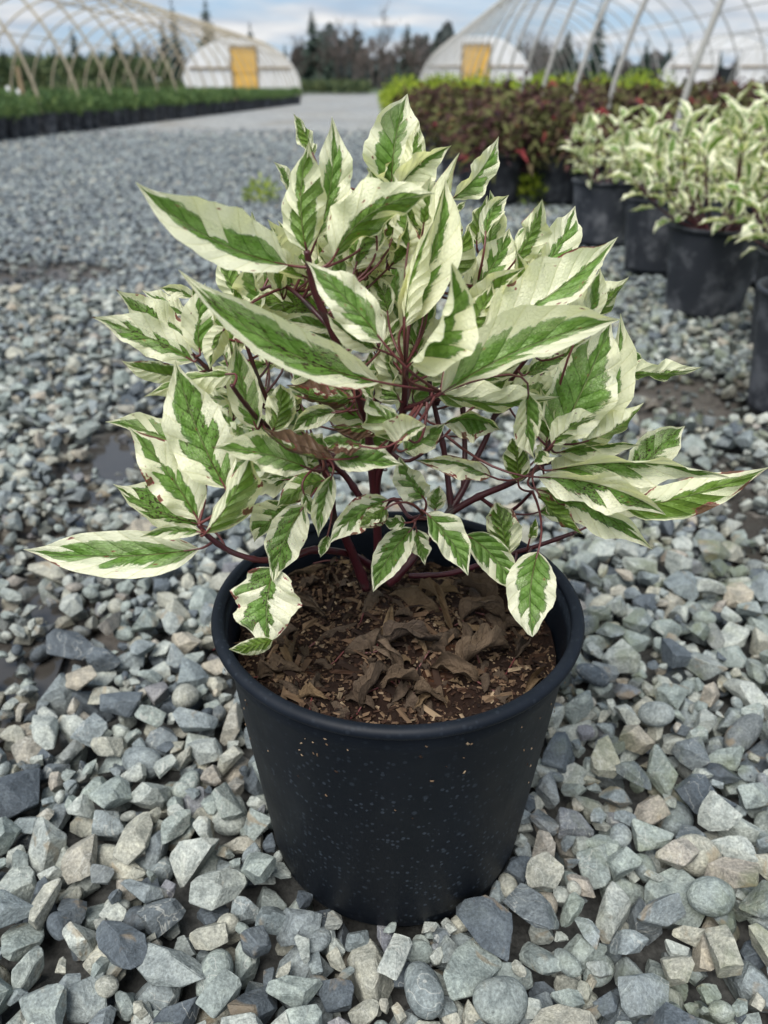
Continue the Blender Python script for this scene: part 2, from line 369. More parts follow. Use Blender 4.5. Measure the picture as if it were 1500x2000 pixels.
def pot_material(dust):
    m = M('black_plastic_dusty' if dust else 'black_plastic'); p = m.obj()
    c = m.mix(m.noise(p, 6, 4, .6), (.0022, .0042, .0085), (.0050, .0080, .0135)) if dust else m.mix(m.noise(p, 6, 4, .6), (.008, .0095, .0125), (.018, .020, .025))
    z = m.sep(p)[2]
    if dust:
        v = m.n('ShaderNodeTexVoronoi'); m.put(v.inputs['Vector'], p); v.inputs['Scale'].default_value = 270
        pk = m.sm(m.sep(v.outputs['Color'])[0], .42, .95)
        rad = m.k('MULTIPLY', pk, .42)
        d1 = m.sm(m.k('SUBTRACT', v.outputs['Distance'], rad), -.10, .06, 1, 0)
        v2 = m.n('ShaderNodeTexVoronoi'); m.put(v2.inputs['Vector'], p); v2.inputs['Scale'].default_value = 95
        d2 = m.k('MULTIPLY', m.sm(v2.outputs['Distance'], .10, .26, 1, 0), m.sm(m.sep(v2.outputs['Color'])[1], .72, .76))
        zone = m.k('MULTIPLY', m.sm(z, .245, .13, .25, 1), m.sm(m.noise(p, 11, 3, .6), .36, .62, .25, 1))
        dm = m.k('MULTIPLY', m.k('MAXIMUM', m.k('MULTIPLY', d1, pk), m.k('MULTIPLY', d2, .75)), zone)
        c = m.mix(m.k('MULTIPLY', dm, .34), c, (.13, .165, .21))
        film = m.k('MULTIPLY', m.sm(m.noise(m.vscale(p, (1, 1, .35)), 17, 4, .6), .45, .75), .035)
        c = m.mix(film, c, (.09, .11, .15))
    else:
        c = m.mix(m.k('MULTIPLY', m.sm(m.noise(p, 14, 4, .65), .45, .7), .5), c, (.10, .104, .112))
        c = m.mul(c, m.ramp(m.rand(), [(0, (.8,) * 3), (1, (2.2,) * 3)]))
    return m.bsdf(c, m.k('ADD', .47 if dust else .5, m.k('MULTIPLY', m.noise(p, 30, 3), .2)), .22 if dust else .32, m.bump(m.noise(p, 90, 3), .06, .001))

MAT = {}
MAT['stone'] = stone_material(); MAT['ground'] = ground_material(); MAT['leaf'] = leaf_material()
MAT['pot'] = pot_material(True); MAT['pot_far'] = pot_material(False)
def stem_mat():
    m = M('red_stem'); p = m.obj(); n = m.noise(m.vscale(p, (1, 1, .3)), 160, 4, .6)
    c = m.mix(n, (.030, .006, .009), (.080, .013, .020)); c = m.mix(m.sm(m.noise(p, 45, 3), .58, .68), c, (.05, .03, .028))
    return m.bsdf(c, .38, .5, m.bump(n, .25, .001))
MAT['stem'] = stem_mat()
def petiole_mat():
    m = M('petiole'); c = m.mix(m.noise(m.pos(), 60, 2), (.085, .015, .022), (.15, .045, .036)); return m.bsdf(c, .4, .5, transl=.1)
MAT['petiole'] = petiole_mat()
def soil_mat():
    m = M('potting_soil'); p = m.obj(); n = m.noise(p, 260, 5, .75); b = m.noise(p, 26, 3, .6)
    c = m.mix(n, (.006, .0036, .0026), (.032, .0145, .009)); c = m.mix(m.sm(b, .56, .7), c, m.mix(n, (.04, .016, .008), (.11, .045, .02)))
    v = m.n('ShaderNodeTexVoronoi'); m.put(v.inputs['Vector'], p); v.inputs['Scale'].default_value = 330
    c = m.mix(m.k('MULTIPLY', m.sm(m.sep(v.outputs['Color'])[0], .86, .9), m.sm(v.outputs['Distance'], .2, .4, 1, 0)), c, (.30, .215, .13))
    return m.bsdf(c, .9, .2, m.bump(n, .9, .006))
MAT['soil'] = soil_mat()
MAT['chip'] = tint_foliage('bark_chip', [(0, (.010, .006, .005)), (.35, (.022, .012, .008)), (.6, (.046, .023, .014)), (.8, (.13, .085, .052)), (.93, (.27, .20, .13)), (1, (.02, .015, .011))], .85, 0, .2)
def dry_mat():
    m = M('dry_leaf'); uvs = m.sep(m.attr('leafuv', 'Vector')); u, v, s = uvs; av = m.k('ABSOLUTE', v)
    sv = m.xyz(u, m.k('MULTIPLY', v, .4), s); n = m.noise(sv, 8, 4, .6)
    ton = m.sep(m.attr('leaftone', 'Vector'))[0]
    a = m.mix(n, (.034, .023, .017), (.165, .12, .088)); b = m.mix(n, (.17, .10, .045), (.42, .30, .17))
    c = m.mix(ton, a, b)
    fr = m.k('FRACT', m.k('SUBTRACT', m.k('MULTIPLY', u, 8.0), m.k('MULTIPLY', av, 1.8)))
    vein = m.sm(m.k('ABSOLUTE', m.k('SUBTRACT', fr, .5)), .40, .5)
    c = m.mul(c, m.mix(vein, (1, 1, 1), (.82, .8, .78)))
    h = m.k('ADD', m.k('MULTIPLY', vein, -.2), m.noise(sv, 24, 4, .7))
    return m.bsdf(c, .8, .25, m.bump(h, .8, .003), transl=.12)
MAT['dry'] = dry_mat()
MAT['pipe'] = plain('galvanised_pipe', (.31, .305, .285), .55, .5, .2, 8, objrand=.18)
MAT['pipe_tan'] = plain('weathered_pipe', (.35, .30, .215), .6, .4, .2, 8, objrand=.15)
def film_mat():
    m = M('white_greenhouse_film'); p = m.obj(); w_ = m.noise(m.vscale(p, (3.0, 1, .55)), 1.6, 4, .6, .8); d = m.noise(m.vscale(p, (2.2, 1, .35)), 2.2, 5, .65)
    c = m.mix(m.sm(d, .45, .75), (.84, .84, .84), (.66, .65, .61)); c = m.mix(m.sm(m.sep(p)[2], .0, .35, .5, 0), c, (.42, .40, .34))
    return m.bsdf(c, .35, .4, m.bump(w_, .7, .12), transl=.25)
MAT['plastic'] = film_mat()
MAT['yellow'] = plain('yellow_door', (.60, .36, .085), .6, .3, .18, 3)
MAT['wood'] = plain('timber', (.24, .18, .11), .8, .2, .3, 10)
MAT['dark'] = plain('doorway_dark_and_handle', (.02, .024, .026), .9, .1)  # near-black paint: shade on the doorway slab, plain colour on the handles
MAT['juniper'] = tint_foliage('juniper_green', [(0, (.030, .066, .030)), (.4, (.070, .135, .046)), (.75, (.125, .20, .060)), (1, (.19, .245, .075))], .7)
MAT['maroon'] = tint_foliage('maroon_leaves', [(0, (.024, .014, .016)), (.20, (.060, .028, .030)), (.38, (.095, .048, .040)), (.52, (.085, .070, .036)), (.76, (.115, .125, .045)), (.94, (.15, .155, .06)), (.982, (.22, .030, .04)), (1, (.06, .025, .028))], .75, .2, .12)
MAT['golden'] = tint_foliage('golden_leaves', [(0, (.12, .19, .018)), (.5, (.27, .36, .028)), (1, (.42, .48, .05))], .6, .3)
MAT['dull'] = tint_foliage('dull_green', [(0, (.030, .052, .026)), (.5, (.065, .10, .040)), (1, (.12, .145, .058))], .7)
MAT['needle'] = tint_foliage('hazed_conifer_needles', [(0, (.018, .032, .030)), (.5, (.034, .055, .044)), (1, (.058, .082, .060))], .8, .05)  # greens lightened and cooled: distance haze is put into the colour
MAT['bark'] = plain('tree_bark', (.075, .065, .058), .9, .2, .3, 3, objrand=.25)
MAT['twig'] = plain('bare_twigs', (.095, .078, .070), .9, .2, .3, 2, objrand=.3)
MAT['white'] = plain('white_tag', (.85, .85, .86), .4, .4, .05)

# ------------------------------------------------------------------ the ground sheet
def axis(lo, hi, near_lo, near_hi, step, far_steps):
    a = list(np.arange(near_lo, near_hi + 1e-6, step))
    l = [near_lo - (near_lo - lo) * (k / far_steps) ** 3 for k in range(far_steps, 0, -1)]
    h = [near_hi + (hi - near_hi) * (k / far_steps) ** 3 for k in range(1, far_steps + 1)]
    return np.array(l + a + h)
def ground_z(x, y):
    s = np.clip((y - 4.5) / 4.5, 0, 1); s = s * s * (3 - 2 * s)
    base = -0.034 * (1 - s) - 0.004 * s
    return base - 0.004 * np.clip(wetness(x, y), 0, 1) * (1 - s) + 0.004 * np.sin(x * 9.1 + 1.3 * np.sin(y * 5.3)) * np.cos(y * 7.7) * (1 - s)
gx = axis(-900, 900, -3.0, 3.0, .05, 26); gy = axis(-60, 2000, -0.6, 4.6, .05, 30)
GX, GY = np.meshgrid(gx, gy); GZ = ground_z(GX, GY)
V = np.stack([GX.ravel(), GY.ravel(), GZ.ravel()], 1); nx_ = len(gx)
i, j = np.meshgrid(np.arange(len(gy) - 1), np.arange(nx_ - 1), indexing='ij'); a = (i * nx_ + j).ravel()
ground = link('ground', np_mesh('ground', V, np.stack([a, a + 1, a + nx_ + 1, a + nx_], 1), True), None, [MAT['ground']])
tag(ground, 'grey crushed gravel yard running back between the plant beds', 'ground', kind='structure')
# shallow water standing in the ruts
def pond_mat():
    m = M('muddy_water'); p = m.pos()
    c = m.mix(m.noise(p, 18, 3), (.030, .027, .024), (.055, .050, .044))
    return m.bsdf(c, .10, .5, m.bump(m.noise(p, 70, 2), .03, .002))
MAT['water'] = pond_mat()
for k, (cx_, cy_, rx, ry) in enumerate(WET[:3]):
    b = MB(); n = 40; rr = random.Random(k)
    ph = [rr.uniform(0, 6.28) for _ in range(4)]
    ring = []
    for q in range(n):
        t_ = 2 * math.pi * q / n; s_ = .80 + .10 * math.sin(3 * t_ + ph[0]) + .07 * math.sin(5 * t_ + ph[1])
        ring.append((cx_ + rx * s_ * math.cos(t_), cy_ + ry * s_ * math.sin(t_), -0.0215))
    b.add([(cx_, cy_, -0.0215)] + ring, [(0, 1 + q, 1 + (q + 1) % n) for q in range(n)])
    b.add([(x, y, -0.06) for x, y, z in ring] + ring, [(q, (q + 1) % n, n + (q + 1) % n, n + q) for q in range(n)])
    o = b.build('puddle', MAT['water'], None)
    tag(o, ['dark puddle among the stones beside the trailing low leaf', 'narrow muddy puddle in the gravel behind the lowest side leaves', 'brown puddle under the outermost leaf of the shrub'][k], 'puddle', kind='structure')

# ------------------------------------------------------------------ leaves
PU = np.array([0, .04, .12, .26, .42, .57, .70, .81, .89, .95, 1.0]); PW = np.array([.05, .30, .68, .95, 1.0, .93, .74, .44, .20, .085, .0])
def width_prof(u, blunt=0.0):
    f = np.interp(u, PU, PW)
    return f * (1 - blunt) + blunt * np.sqrt(np.clip(1 - (2 * u - 1) ** 2, 0, 1)) * .98
def leaf_geo(B, T, C, W, ncam, roll=0., twist=0., fold=.35, curl=.2, wav=.12, side=1, seed=.5, nu=24, nv=10, blunt=0., hook=0., freq=2.6):
    """B base, T tip, C offset of the midrib's middle, W half width; a folded, curled, wavy blade round a curved midrib"""
    B, T, C, ncam = [np.array(q, dtype=float) for q in (B, T, C, ncam)]
    rs = np.random.RandomState(int(seed * 99991) % 2 ** 31)
    u = np.linspace(0, 1, nu + 1); v = np.linspace(-1, 1, nv + 1)
    L = np.linalg.norm(T - B)
    P = B[None] + (T - B)[None] * u[:, None] + C[None] * (4 * u * (1 - u))[:, None]
    if hook: P = P + ncam[None] * (hook * L * np.clip((u - .6) / .4, 0, 1) ** 2)[:, None]
    t = np.gradient(P, axis=0); t /= np.linalg.norm(t, axis=1)[:, None] + 1e-9
    n = ncam[None] - t * (t @ ncam)[:, None]; n /= np.linalg.norm(n, axis=1)[:, None] + 1e-9
    s = np.cross(t, n)
    ang = roll + twist * (u - .4)
    n2 = n * np.cos(ang)[:, None] + s * np.sin(ang)[:, None]; s2 = np.cross(t, n2)
    w = W * width_prof(u, blunt)
    av = np.abs(v)
    ph = rs.uniform(0, 6.28, 4); fr = freq * rs.uniform(.8, 1.3, 2)
    sgn = v > 0
    phase = np.where(sgn[None], np.sin(2 * np.pi * u[:, None] * fr[0] + ph[0]), np.sin(2 * np.pi * u[:, None] * fr[1] + ph[1]))
    small = np.sin(2 * np.pi * u[:, None] * 8.5 + ph[2] + 2.2 * sgn[None]) * .16
    off_n = av[None] * math.sin(fold) + curl * .5 * av[None] ** 2 + (wav * phase + wav * small) * (av[None] ** 1.8)
    off_s = v[None] * math.cos(fold) * (1 - .12 * abs(curl) * av[None] ** 2)
    edge = 1 + .018 * np.sin(2 * np.pi * u[:, None] * 17 + ph[3]) * av[None] ** 4
    V = P[:, None] + s2[:, None] * (w[:, None] * off_s * edge)[..., None] + n2[:, None] * side * (w[:, None] * off_n)[..., None]
    UV = np.stack([np.repeat(u[:, None], nv + 1, 1), np.repeat(v[None], nu + 1, 0) * 1.0, np.full((nu + 1, nv + 1), seed)], -1)
    k = nv + 1; ii, jj = np.meshgrid(np.arange(nu), np.arange(nv), indexing='ij'); a = (ii * k + jj).ravel()
    F = np.stack([a, a + 1, a + k + 1, a + k], 1)
    if side < 0: F = F[:, ::-1]
    return V.reshape(-1, 3), F, UV.reshape(-1, 3), P, t
def tube_geo(pts, r0, r1, n=6):
    b = MB(); m = len(pts); b.tube(pts, [r0 + (r1 - r0) * q / (m - 1) for q in range(m)], n, cap=False)
    return np.array(b.v), np.array(b.f)
def leaf_mesh(name, V, F, UV, mixv, tone, pet=None):
    nv_ = len(V); mi = np.zeros(len(F), int)
    if pet is not None:
        pv, pf = pet
        F = np.concatenate([F, pf + nv_]); V = np.concatenate([V, pv]); UV = np.concatenate([UV, np.zeros((len(pv), 3))]); mi = np.concatenate([mi, np.ones(len(pf), int)])
    return np_mesh(name, V, F, True, {'leafuv': UV, 'leafmix': np.repeat(np.array([mixv]), len(V), 0), 'leaftone': np.repeat(np.array([tone]), len(V), 0)}, mi)

# ------------------------------------------------------------------ hoop houses
def hoop_house(x_far, d_far, width, height, yaw, dists, label, pipe, door_u, door_w, door_h, opening, r, far_open=False):
    """frame of bent pipes; x_far is the foot nearest the road at the far wall, axis turned by yaw"""
    sgn = 1 if width > 0 else -1; hw = abs(width) / 2
    root = empty('hoop_house', (x_far + sgn * hw, d_far, 0), yaw); tag(root, label, 'hoop house', 'hoop houses along the yard')
    prof = lambda a: (hw * math.copysign(abs(math.cos(a)) ** .92, math.cos(a)), height * math.sin(a) ** .95)
    def rib_pts(y, k=30): return [(prof(math.pi * q / k)[0], y, prof(math.pi * q / k)[1]) for q in range(k + 1)]
    b = MB(); b.tube(rib_pts(0), r, 6); me = b.mesh('rib', True); me.materials.append(pipe)
    for d in dists:
        o = bpy.data.objects.new('rib', me); COL.objects.link(o); o.parent = root; o.location.y = d - d_far
    span = min(dists) - d_far
    for a in (R(42), R(90), R(138)):
        b = MB(); x, z = prof(a); b.tube([(x, span, z - r * 1.9), (x, 0, z - r * 1.9)], r * .75, 6); b.build('purlin', pipe, root, True)
    # far wall of white film
    b = MB(); y0, y1 = .05, .12; pts = [prof(math.pi * q / 40) for q in range(41)]
    du0, du1 = door_u - door_w / 2, door_u + door_w / 2
    for lo, hi in ((-hw, du0 - .06), (du1 + .06, hw)):
        xs = np.linspace(lo, hi, 18)
        zt = [height * math.sin(math.acos(max(-1, min(1, math.copysign((abs(x) / hw) ** (1 / .92), x))))) ** .95 for x in xs]
        vs = [(x, y, z) for y in (y0, y1) for x, zz_ in zip(xs, zt) for z in (0, max(zz_, .002))]; n = len(xs)
        fs = []
        for q in range(n - 1):
            f0 = [2 * q, 2 * q + 2, 2 * q + 3, 2 * q + 1]; fs.append(tuple(f0)); fs.append(tuple(2 * n + k for k in reversed(f0)))
            fs.append((2 * q + 1, 2 * q + 3, 2 * n + 2 * q + 3, 2 * n + 2 * q + 1))
        b.add(vs, fs)
    zt = lambda x: height * math.sin(math.acos(max(-1, min(1, math.copysign((abs(x) / hw) ** (1 / .92), x))))) ** .95
    b.add([(du0 - .06, y0, door_h + .06), (du1 + .06, y0, door_h + .06), (du1 + .06, y0, zt(du1)), (du0 - .06, y0, zt(du0))], [(0, 1, 2, 3)])
    wall = b.build('end_wall', MAT['plastic'], root)
    b = MB(); zb = height * .50; xb = hw * .83
    b.box((-xb, -.02, zb - .045), (du0 - .1, .045, zb + .045)); b.box((du1 + .1, -.02, zb - .045), (xb, .045, zb + .045)); b.build('crossbar', MAT['wood'], wall)
    b = MB()
    for x in (du0 - .05, du1 + .05): b.box((x - .05, -.03, 0), (x + .05, .14, door_h))
    b.box((du0 - .1, -.032, door_h), (du1 + .1, .142, door_h + .1)); b.build('door_frame', MAT['wood'] if not opening else MAT['plastic'], root)
    if opening:
        b = MB(); b.box((du0, .16, .02), (du1, .2, door_h * .62)); b.build('doorway', MAT['dark'], root)  # solid slab, the dark inside the open doorway is painted on it
    else:
        d = MB(); d.box((du0, .0, .02), (du1, .06, door_h - .01)); dr = d.build('door', MAT['yellow'], root)
        d = MB(); d.box((du0 + .02, -.02, door_h * .50), (du1 - .02, -.002, door_h * .55)); d.box((du0 + .02, -.02, .06), (du1 - .02, -.002, .16)); d.box((du0 + .02, -.02, door_h - .14), (du1 - .02, -.002, door_h - .04)); d.build('rail', MAT['yellow'], dr)
        d = MB(); d.box((du0 + .06, -.06, door_h * .47), (du0 + .12, -.022, door_h * .53)); d.build('handle', MAT['dark'], dr)
    # weighted film skirt along the foot
    b = MB(); b.tube([(-sgn * hw + sgn * q * .16, -.12 - .05 * (q % 2), .09) for q in range(6)], [.10, .13, .09, .13, .1, .06], 7); b.build('film_skirt', MAT['plastic'], root, True)
    return root
YAW = -.0098
hoop_house(-4.36, 46.8, -6.5, 2.72, YAW, [8.9 + 1.55 * k for k in range(25)], 'bare pipe hoop house behind the low green juniper bed', MAT['pipe_tan'], .25, 1.25, 2.28, False, .023)
hoop_house(1.77, 46.8, 6.2, 2.85, YAW, [2.75, 4.03, 5.4, 6.5, 7.9] + [9.2 + 1.4 * k for k in range(27)], 'bare pipe hoop house rising from the red leaved shrubs', MAT['pipe'], -.05, 1.35, 2.38, False, .017)
hoop_house(14.5, 46.8, 6.6, 2.85, YAW, [14 + 2.3 * k for k in range(15)], 'pale hoop house with an open doorway, beyond the nearer bare frame', MAT['pipe'], .3, 1.1, 2.2, True, .02)

# ------------------------------------------------------------------ trees on the skyline
rng = random.Random(7)
def conifer_meshes(seed, H=10., spread=.20):
    r = random.Random(seed)
    t = MB(); t.tube([(0, 0, 0), (0, 0, H * .5), (0, 0, H)], [.016 * H, .010 * H, .002 * H], 6)
    V = []; Fq = []; T = []
    z = .10 * H
    while z < H * .985:
        f = 1 - z / H; ln = H * spread * (f ** .8) * r.uniform(.75, 1.15) + .1
        for k in range(r.randint(7, 10)):
            if r.random() < .10: continue
            a = r.uniform(0, 6.28); l = ln * r.uniform(.55, 1.1); dz = -l * r.uniform(.05, .45)
            d = np.array((math.cos(a), math.sin(a), 0)); q = np.array((-math.sin(a), math.cos(a), 0)); tn = r.random()
            for s_ in range(5):
                p0 = np.array((0, 0, z)) + d * l * (.12 + .19 * s_) + np.array((0, 0, dz)) * (.2 + .18 * s_)
                wd = l * .26 * (1.25 - .2 * s_) * r.uniform(.7, 1.3)
                n0 = len(V)
                V += [p0 - q * wd + np.array((0, 0, -wd * r.uniform(.2, 1.1))), p0 + d * l * .25 + np.array((0, 0, r.uniform(-.3, .15) * wd)), p0 + q * wd + np.array((0, 0, -wd * r.uniform(.2, 1.1))), p0 + np.array((0, 0, wd * .35))]
                Fq.append((n0, n0 + 1, n0 + 2, n0 + 3)); T += [min(.999, max(0, tn * .6 + r.uniform(0, .4)))] * 4
        z += H * .024 * r.uniform(.7, 1.3)
    tm = t.mesh('trunk'); tm.materials.append(MAT['bark'])
    cm = np_mesh('crown', np.array(V), np.array(Fq), False, {'tint': np.array(T)}); cm.materials.append(MAT['needle'])
    return tm, cm
def bare_meshes(seed, H=9., bushy=1.0):
    r = random.Random(seed); t = MB(); c = MB()
    def grow(p, d, ln, rad, lev):
        q = p + d * ln * .5 + Vector((r.uniform(-1, 1), r.uniform(-1, 1), r.uniform(-.2, .5))) * ln * .06; e = q + (d + Vector((r.uniform(-.15, .15), r.uniform(-.15, .15), .08))).normalized() * ln * .5
        (t if lev == 0 else c).tube([p, q, e], [rad, rad * .8, rad * .6], 5 if lev < 2 else 3, cap=False)
        if lev >= 4: return
        n = r.randint(3, 4) if lev else 5
        for k in range(n):
            f = r.uniform(.35, 1.0); b = p.lerp(e, f)
            nd = (d * r.uniform(.5, 1.0) + Vector((r.uniform(-1, 1), r.uniform(-1, 1), r.uniform(-.1, .7))) * .75).normalized()
            grow(b, nd, ln * r.uniform(.48, .72), rad * .56, lev + 1)
    grow(Vector((0, 0, 0)), Vector((r.uniform(-.05, .05), 0, 1)), H * .48, .019 * H, 0)
    tm = t.mesh('trunk'); tm.materials.append(MAT['bark']); cm = c.mesh('crown'); cm.materials.append(MAT['twig'])
    return tm, cm
CON = [conifer_meshes(s, 10, sp) for s, sp in ((1, .23), (2, .28), (3, .18), (4, .33))]
BARE = [bare_meshes(s) for s in (11, 12, 13, 14)]
def tree(name, meshes, px, D, top_y, label, group, wide=1.0, rz=0.0, H0=10.):
    x = (px - 750) / 1716 * D; top = CAM_H + (165 - top_y) / 1960 * D * 1.04
    o = empty(name, (x, D, -.01), rz); tag(o, label, 'tree', group); s = top / H0
    for nm, me in zip(('trunk', 'crown'), meshes):
        c = bpy.data.objects.new(nm, me); COL.objects.link(c); c.parent = o; c.scale = (s * wide, s * wide, s)
    return o
CONS = [(20, 150, 96, 3), (62, 170, 92, 1), (118, 150, 84, 2), (158, 120, 55, 0), (238, 120, 60, 1), (275, 140, 78, 3), (330, 150, 42, 0), (352, 140, 4, 2), (416, 120, 4, 0), (452, 150, 66, 1), (496, 135, 50, 2),
        (560, 150, 88, 1), (614, 115, 27, 3), (640, 140, 70, 1), (795, 130, 52, 3), (850, 150, 74, 1), (870, 135, 78, 3), (1010, 150, 72, 1), (1100, 150, 60, 3), (1158, 120, 0, 2), (1200, 140, 92, 1), (1252, 130, 78, 0), (1297, 130, 82, 1), (1333, 140, 72, 2), (1395, 150, 100, 3), (1450, 140, 96, 0)]
LC = ['slim dark conifer standing on the skyline', 'broad dark conifer standing on the skyline', 'thin spired conifer standing on the skyline', 'wide bushy conifer standing on the skyline']
def where(px): return 'behind the bare hoop frame by the juniper bed' if px < 350 else ('behind the white end wall by the juniper bed' if px < 560 else ('in the dark wood at the end of the road' if px < 890 else 'seen through the bare hoop frame over the red shrubs'))
for px, D, ty, kd in CONS:
    lab = ['slim dark conifer ', 'broad dark conifer ', 'thin spired conifer ', 'wide bushy conifer '][kd] + where(px); grp = lab.replace('conifer', 'conifers')
    if (px, ty) == (416, 4): lab, grp = 'tall dark conifer rising above the back of the bare hoop frame by the juniper bed', 'conifers on the skyline, slim'
    if (px, ty) == (614, 27): lab, grp = 'tallest wide conifer in the dark wood at the end of the gravel road', 'conifers on the skyline, bushy'
    tree('conifer', CON[kd], px, D, ty, lab, grp, rng.uniform(.9, 1.15), rng.uniform(0, 6.28))
BR = [(690, 105, 40), (742, 105, 8), (660, 118, 34), (575, 118, 62), (715, 125, 58), (768, 125, 50), (600, 130, 70), (820, 125, 62), (875, 120, 70), (540, 130, 105), (985, 125, 62), (1020, 120, 55), (1060, 130, 62), (1090, 115, 70), (1125, 130, 78), (930, 140, 80), (290, 130, 70), (320, 120, 62), (375, 125, 68), (205, 130, 95), (50, 120, 88), (90, 130, 96), (8, 120, 60), (1220, 130, 110), (1370, 130, 92), (1420, 125, 105), (585, 110, 84), (625, 108, 72), (675, 112, 66), (705, 118, 72), (728, 112, 76), (755, 110, 70), (785, 112, 74), (808, 116, 66), (838, 112, 74), (862, 118, 80), (970, 112, 80), (1002, 116, 66), (1042, 118, 72), (1075, 112, 76)]
for q, (px, D, ty) in enumerate(BR):
    tree('bare_tree', BARE[q % 4], px, D, ty, 'tallest bare tree at the end of the gravel road, above the dark wood' if (px, ty) == (742, 8) else 'leafless brown tree ' + where(px), 'leafless trees ' + where(px), rng.uniform(.9, 1.25), rng.uniform(0, 6.28), 9.)
# the thicket that closes the gaps low down
b_v, b_f, b_t = [], [], []
r = np.random.RandomState(3)
for q in range(11000):
    px = r.uniform(-250, 1750); D = r.uniform(150, 185)
    hmax = 8.4 if 540 < px < 880 else (6.0 if px > 930 and px < 1180 else 4.6)
    x = (px - 750) / 1716 * D; z = hmax * (.75 + .25 * math.sin(px * .031) + .15 * math.sin(px * .11)) * r.uniform(0, 1) ** .8
    w_, h_ = r.uniform(.4, 1.1), r.uniform(.5, 1.6); a = r.uniform(-.8, .8); n0 = len(b_v)
    b_v += [(x - w_ * math.cos(a), D - w_ * math.sin(a), z - h_ * .4), (x + .2 * w_, D + r.uniform(-.3, .3), z - h_ * .5), (x + w_ * math.cos(a), D + w_ * math.sin(a), z + h_ * .1), (x + r.uniform(-.4, .4), D, z + h_ * .7)]
    b_f.append((n0, n0 + 1, n0 + 2, n0 + 3)); b_t += [r.uniform(0, .95)] * 4
def wood_mat():
    m = M('hazed_winter_wood'); c = m.ramp(m.attr('tint'), [(0, (.036, .050, .050)), (.45, (.066, .076, .074)), (.7, (.088, .084, .084)), (1, (.12, .104, .102))]); return m.bsdf(c, .9, .1)  # bluish, lifted tones carry painted haze, there is no volume
MAT['wood_far'] = wood_mat()
tag(link('distant_wood', np_mesh('distant_wood', np.array(b_v), np.array(b_f), False, {'tint': np.array(b_t)}), None, [MAT['wood_far']]), 'dark winter wood closing the view behind the hoop houses', 'wood', kind='stuff')

# ------------------------------------------------------------------ pots and potted plants of the beds
def pot_mesh(n=24, rt=.140, rb=.108, h=.25):
    b = MB(); lip = .006
    b.lathe([(0, .004), (rb - .012, .004), (rb, .0), (rb + .001, .012), (rt - .006, h - .020), (rt - .0055, h - .012), (rt + lip * .4, h - .011), (rt + lip * .4, h - .002), (rt, h), (rt - .006, h - .001), (rt - .010, h - .016), (rt - .014, h - .05)], n)
    return b.mesh('pot', True)
def spray_foliage(seed, n, rad, h0, h1, lf, wd, up, droop=0., ntint=(0, 1)):
    """loose leaf blades on hidden shoots; a rounded uneven crown between heights h0 and h1"""
    r = np.random.RandomState(seed); V = []; F = []; T = []
    for k in range(n):
        a = r.uniform(0, 6.28); q = r.uniform(0, 1) ** .6; rr = rad * q; zz_ = h0 + (h1 - h0) * (r.uniform(.0, 1) ** .7) * (1 - .45 * q ** 2) + r.normal(0, .02)
        p = np.array((rr * math.cos(a), rr * math.sin(a), zz_))
        d = np.array((math.cos(a) * (.35 + q) + r.normal(0, .5), math.sin(a) * (.35 + q) + r.normal(0, .5), up + r.normal(0, .35))); d /= np.linalg.norm(d)
        s = np.cross(d, r.normal(0, 1, 3)); s /= np.linalg.norm(s) + 1e-9; l = lf * r.uniform(.6, 1.3); w_ = wd * r.uniform(.7, 1.3)
        n0 = len(V); mid = p + d * l * .5 + np.array((0, 0, l * .06)); e = p + d * l - np.array((0, 0, droop * l)); nn = np.cross(d, s) * w_ * .35
        V += [p, mid + s * w_ + nn, e, mid - s * w_ + nn, mid]; F += [(n0, n0 + 1, n0 + 4), (n0 + 1, n0 + 2, n0 + 4), (n0 + 2, n0 + 3, n0 + 4), (n0 + 3, n0, n0 + 4)]
        T += [r.uniform(*ntint)] * 5
    return np_mesh('foliage', np.array(V), np.array(F), True, {'tint': np.array(T)})
POT_ME = pot_mesh(); POT_ME.materials.append(MAT['pot_far'])
b = MB(); b.lathe([(0, .222), (.09, .224), (.131, .219)], 20); SOIL_ME = b.mesh('soil', True); SOIL_ME.materials.append(MAT['soil'])
JUN = [spray_foliage(20 + k, 330, .165, .235, .44, .085, .008, .8) for k in range(4)]
MAR = [spray_foliage(30 + k, 320, .25, .19, .55, .10, .016, .25, .40) for k in range(4)]
GOL = [spray_foliage(40 + k, 300, .27, .18, .68, .07, .016, .6, .1) for k in range(3)]
for me in JUN: me.materials.append(MAT['juniper'])
for me in MAR: me.materials.append(MAT['maroon'])
for me in GOL: me.materials.append(MAT['golden'])
def potted(name, fol, x, y, label, cat, group, s=1.0, soil=False):
    o = empty(name, (x, y, 0), rng.uniform(0, 6.28)); tag(o, label, cat, group)
    for nm, me in (('pot', POT_ME), ('foliage', fol)) + ((('soil', SOIL_ME),) if soil else ()):
        c = bpy.data.objects.new(nm, me); COL.objects.link(c); c.parent = o
        if nm == 'foliage': c['kind'] = 'stuff'; c.scale = (s * rng.uniform(.86, 1.1), s * rng.uniform(.86, 1.1), s * rng.uniform(.80, 1.12))
    return o
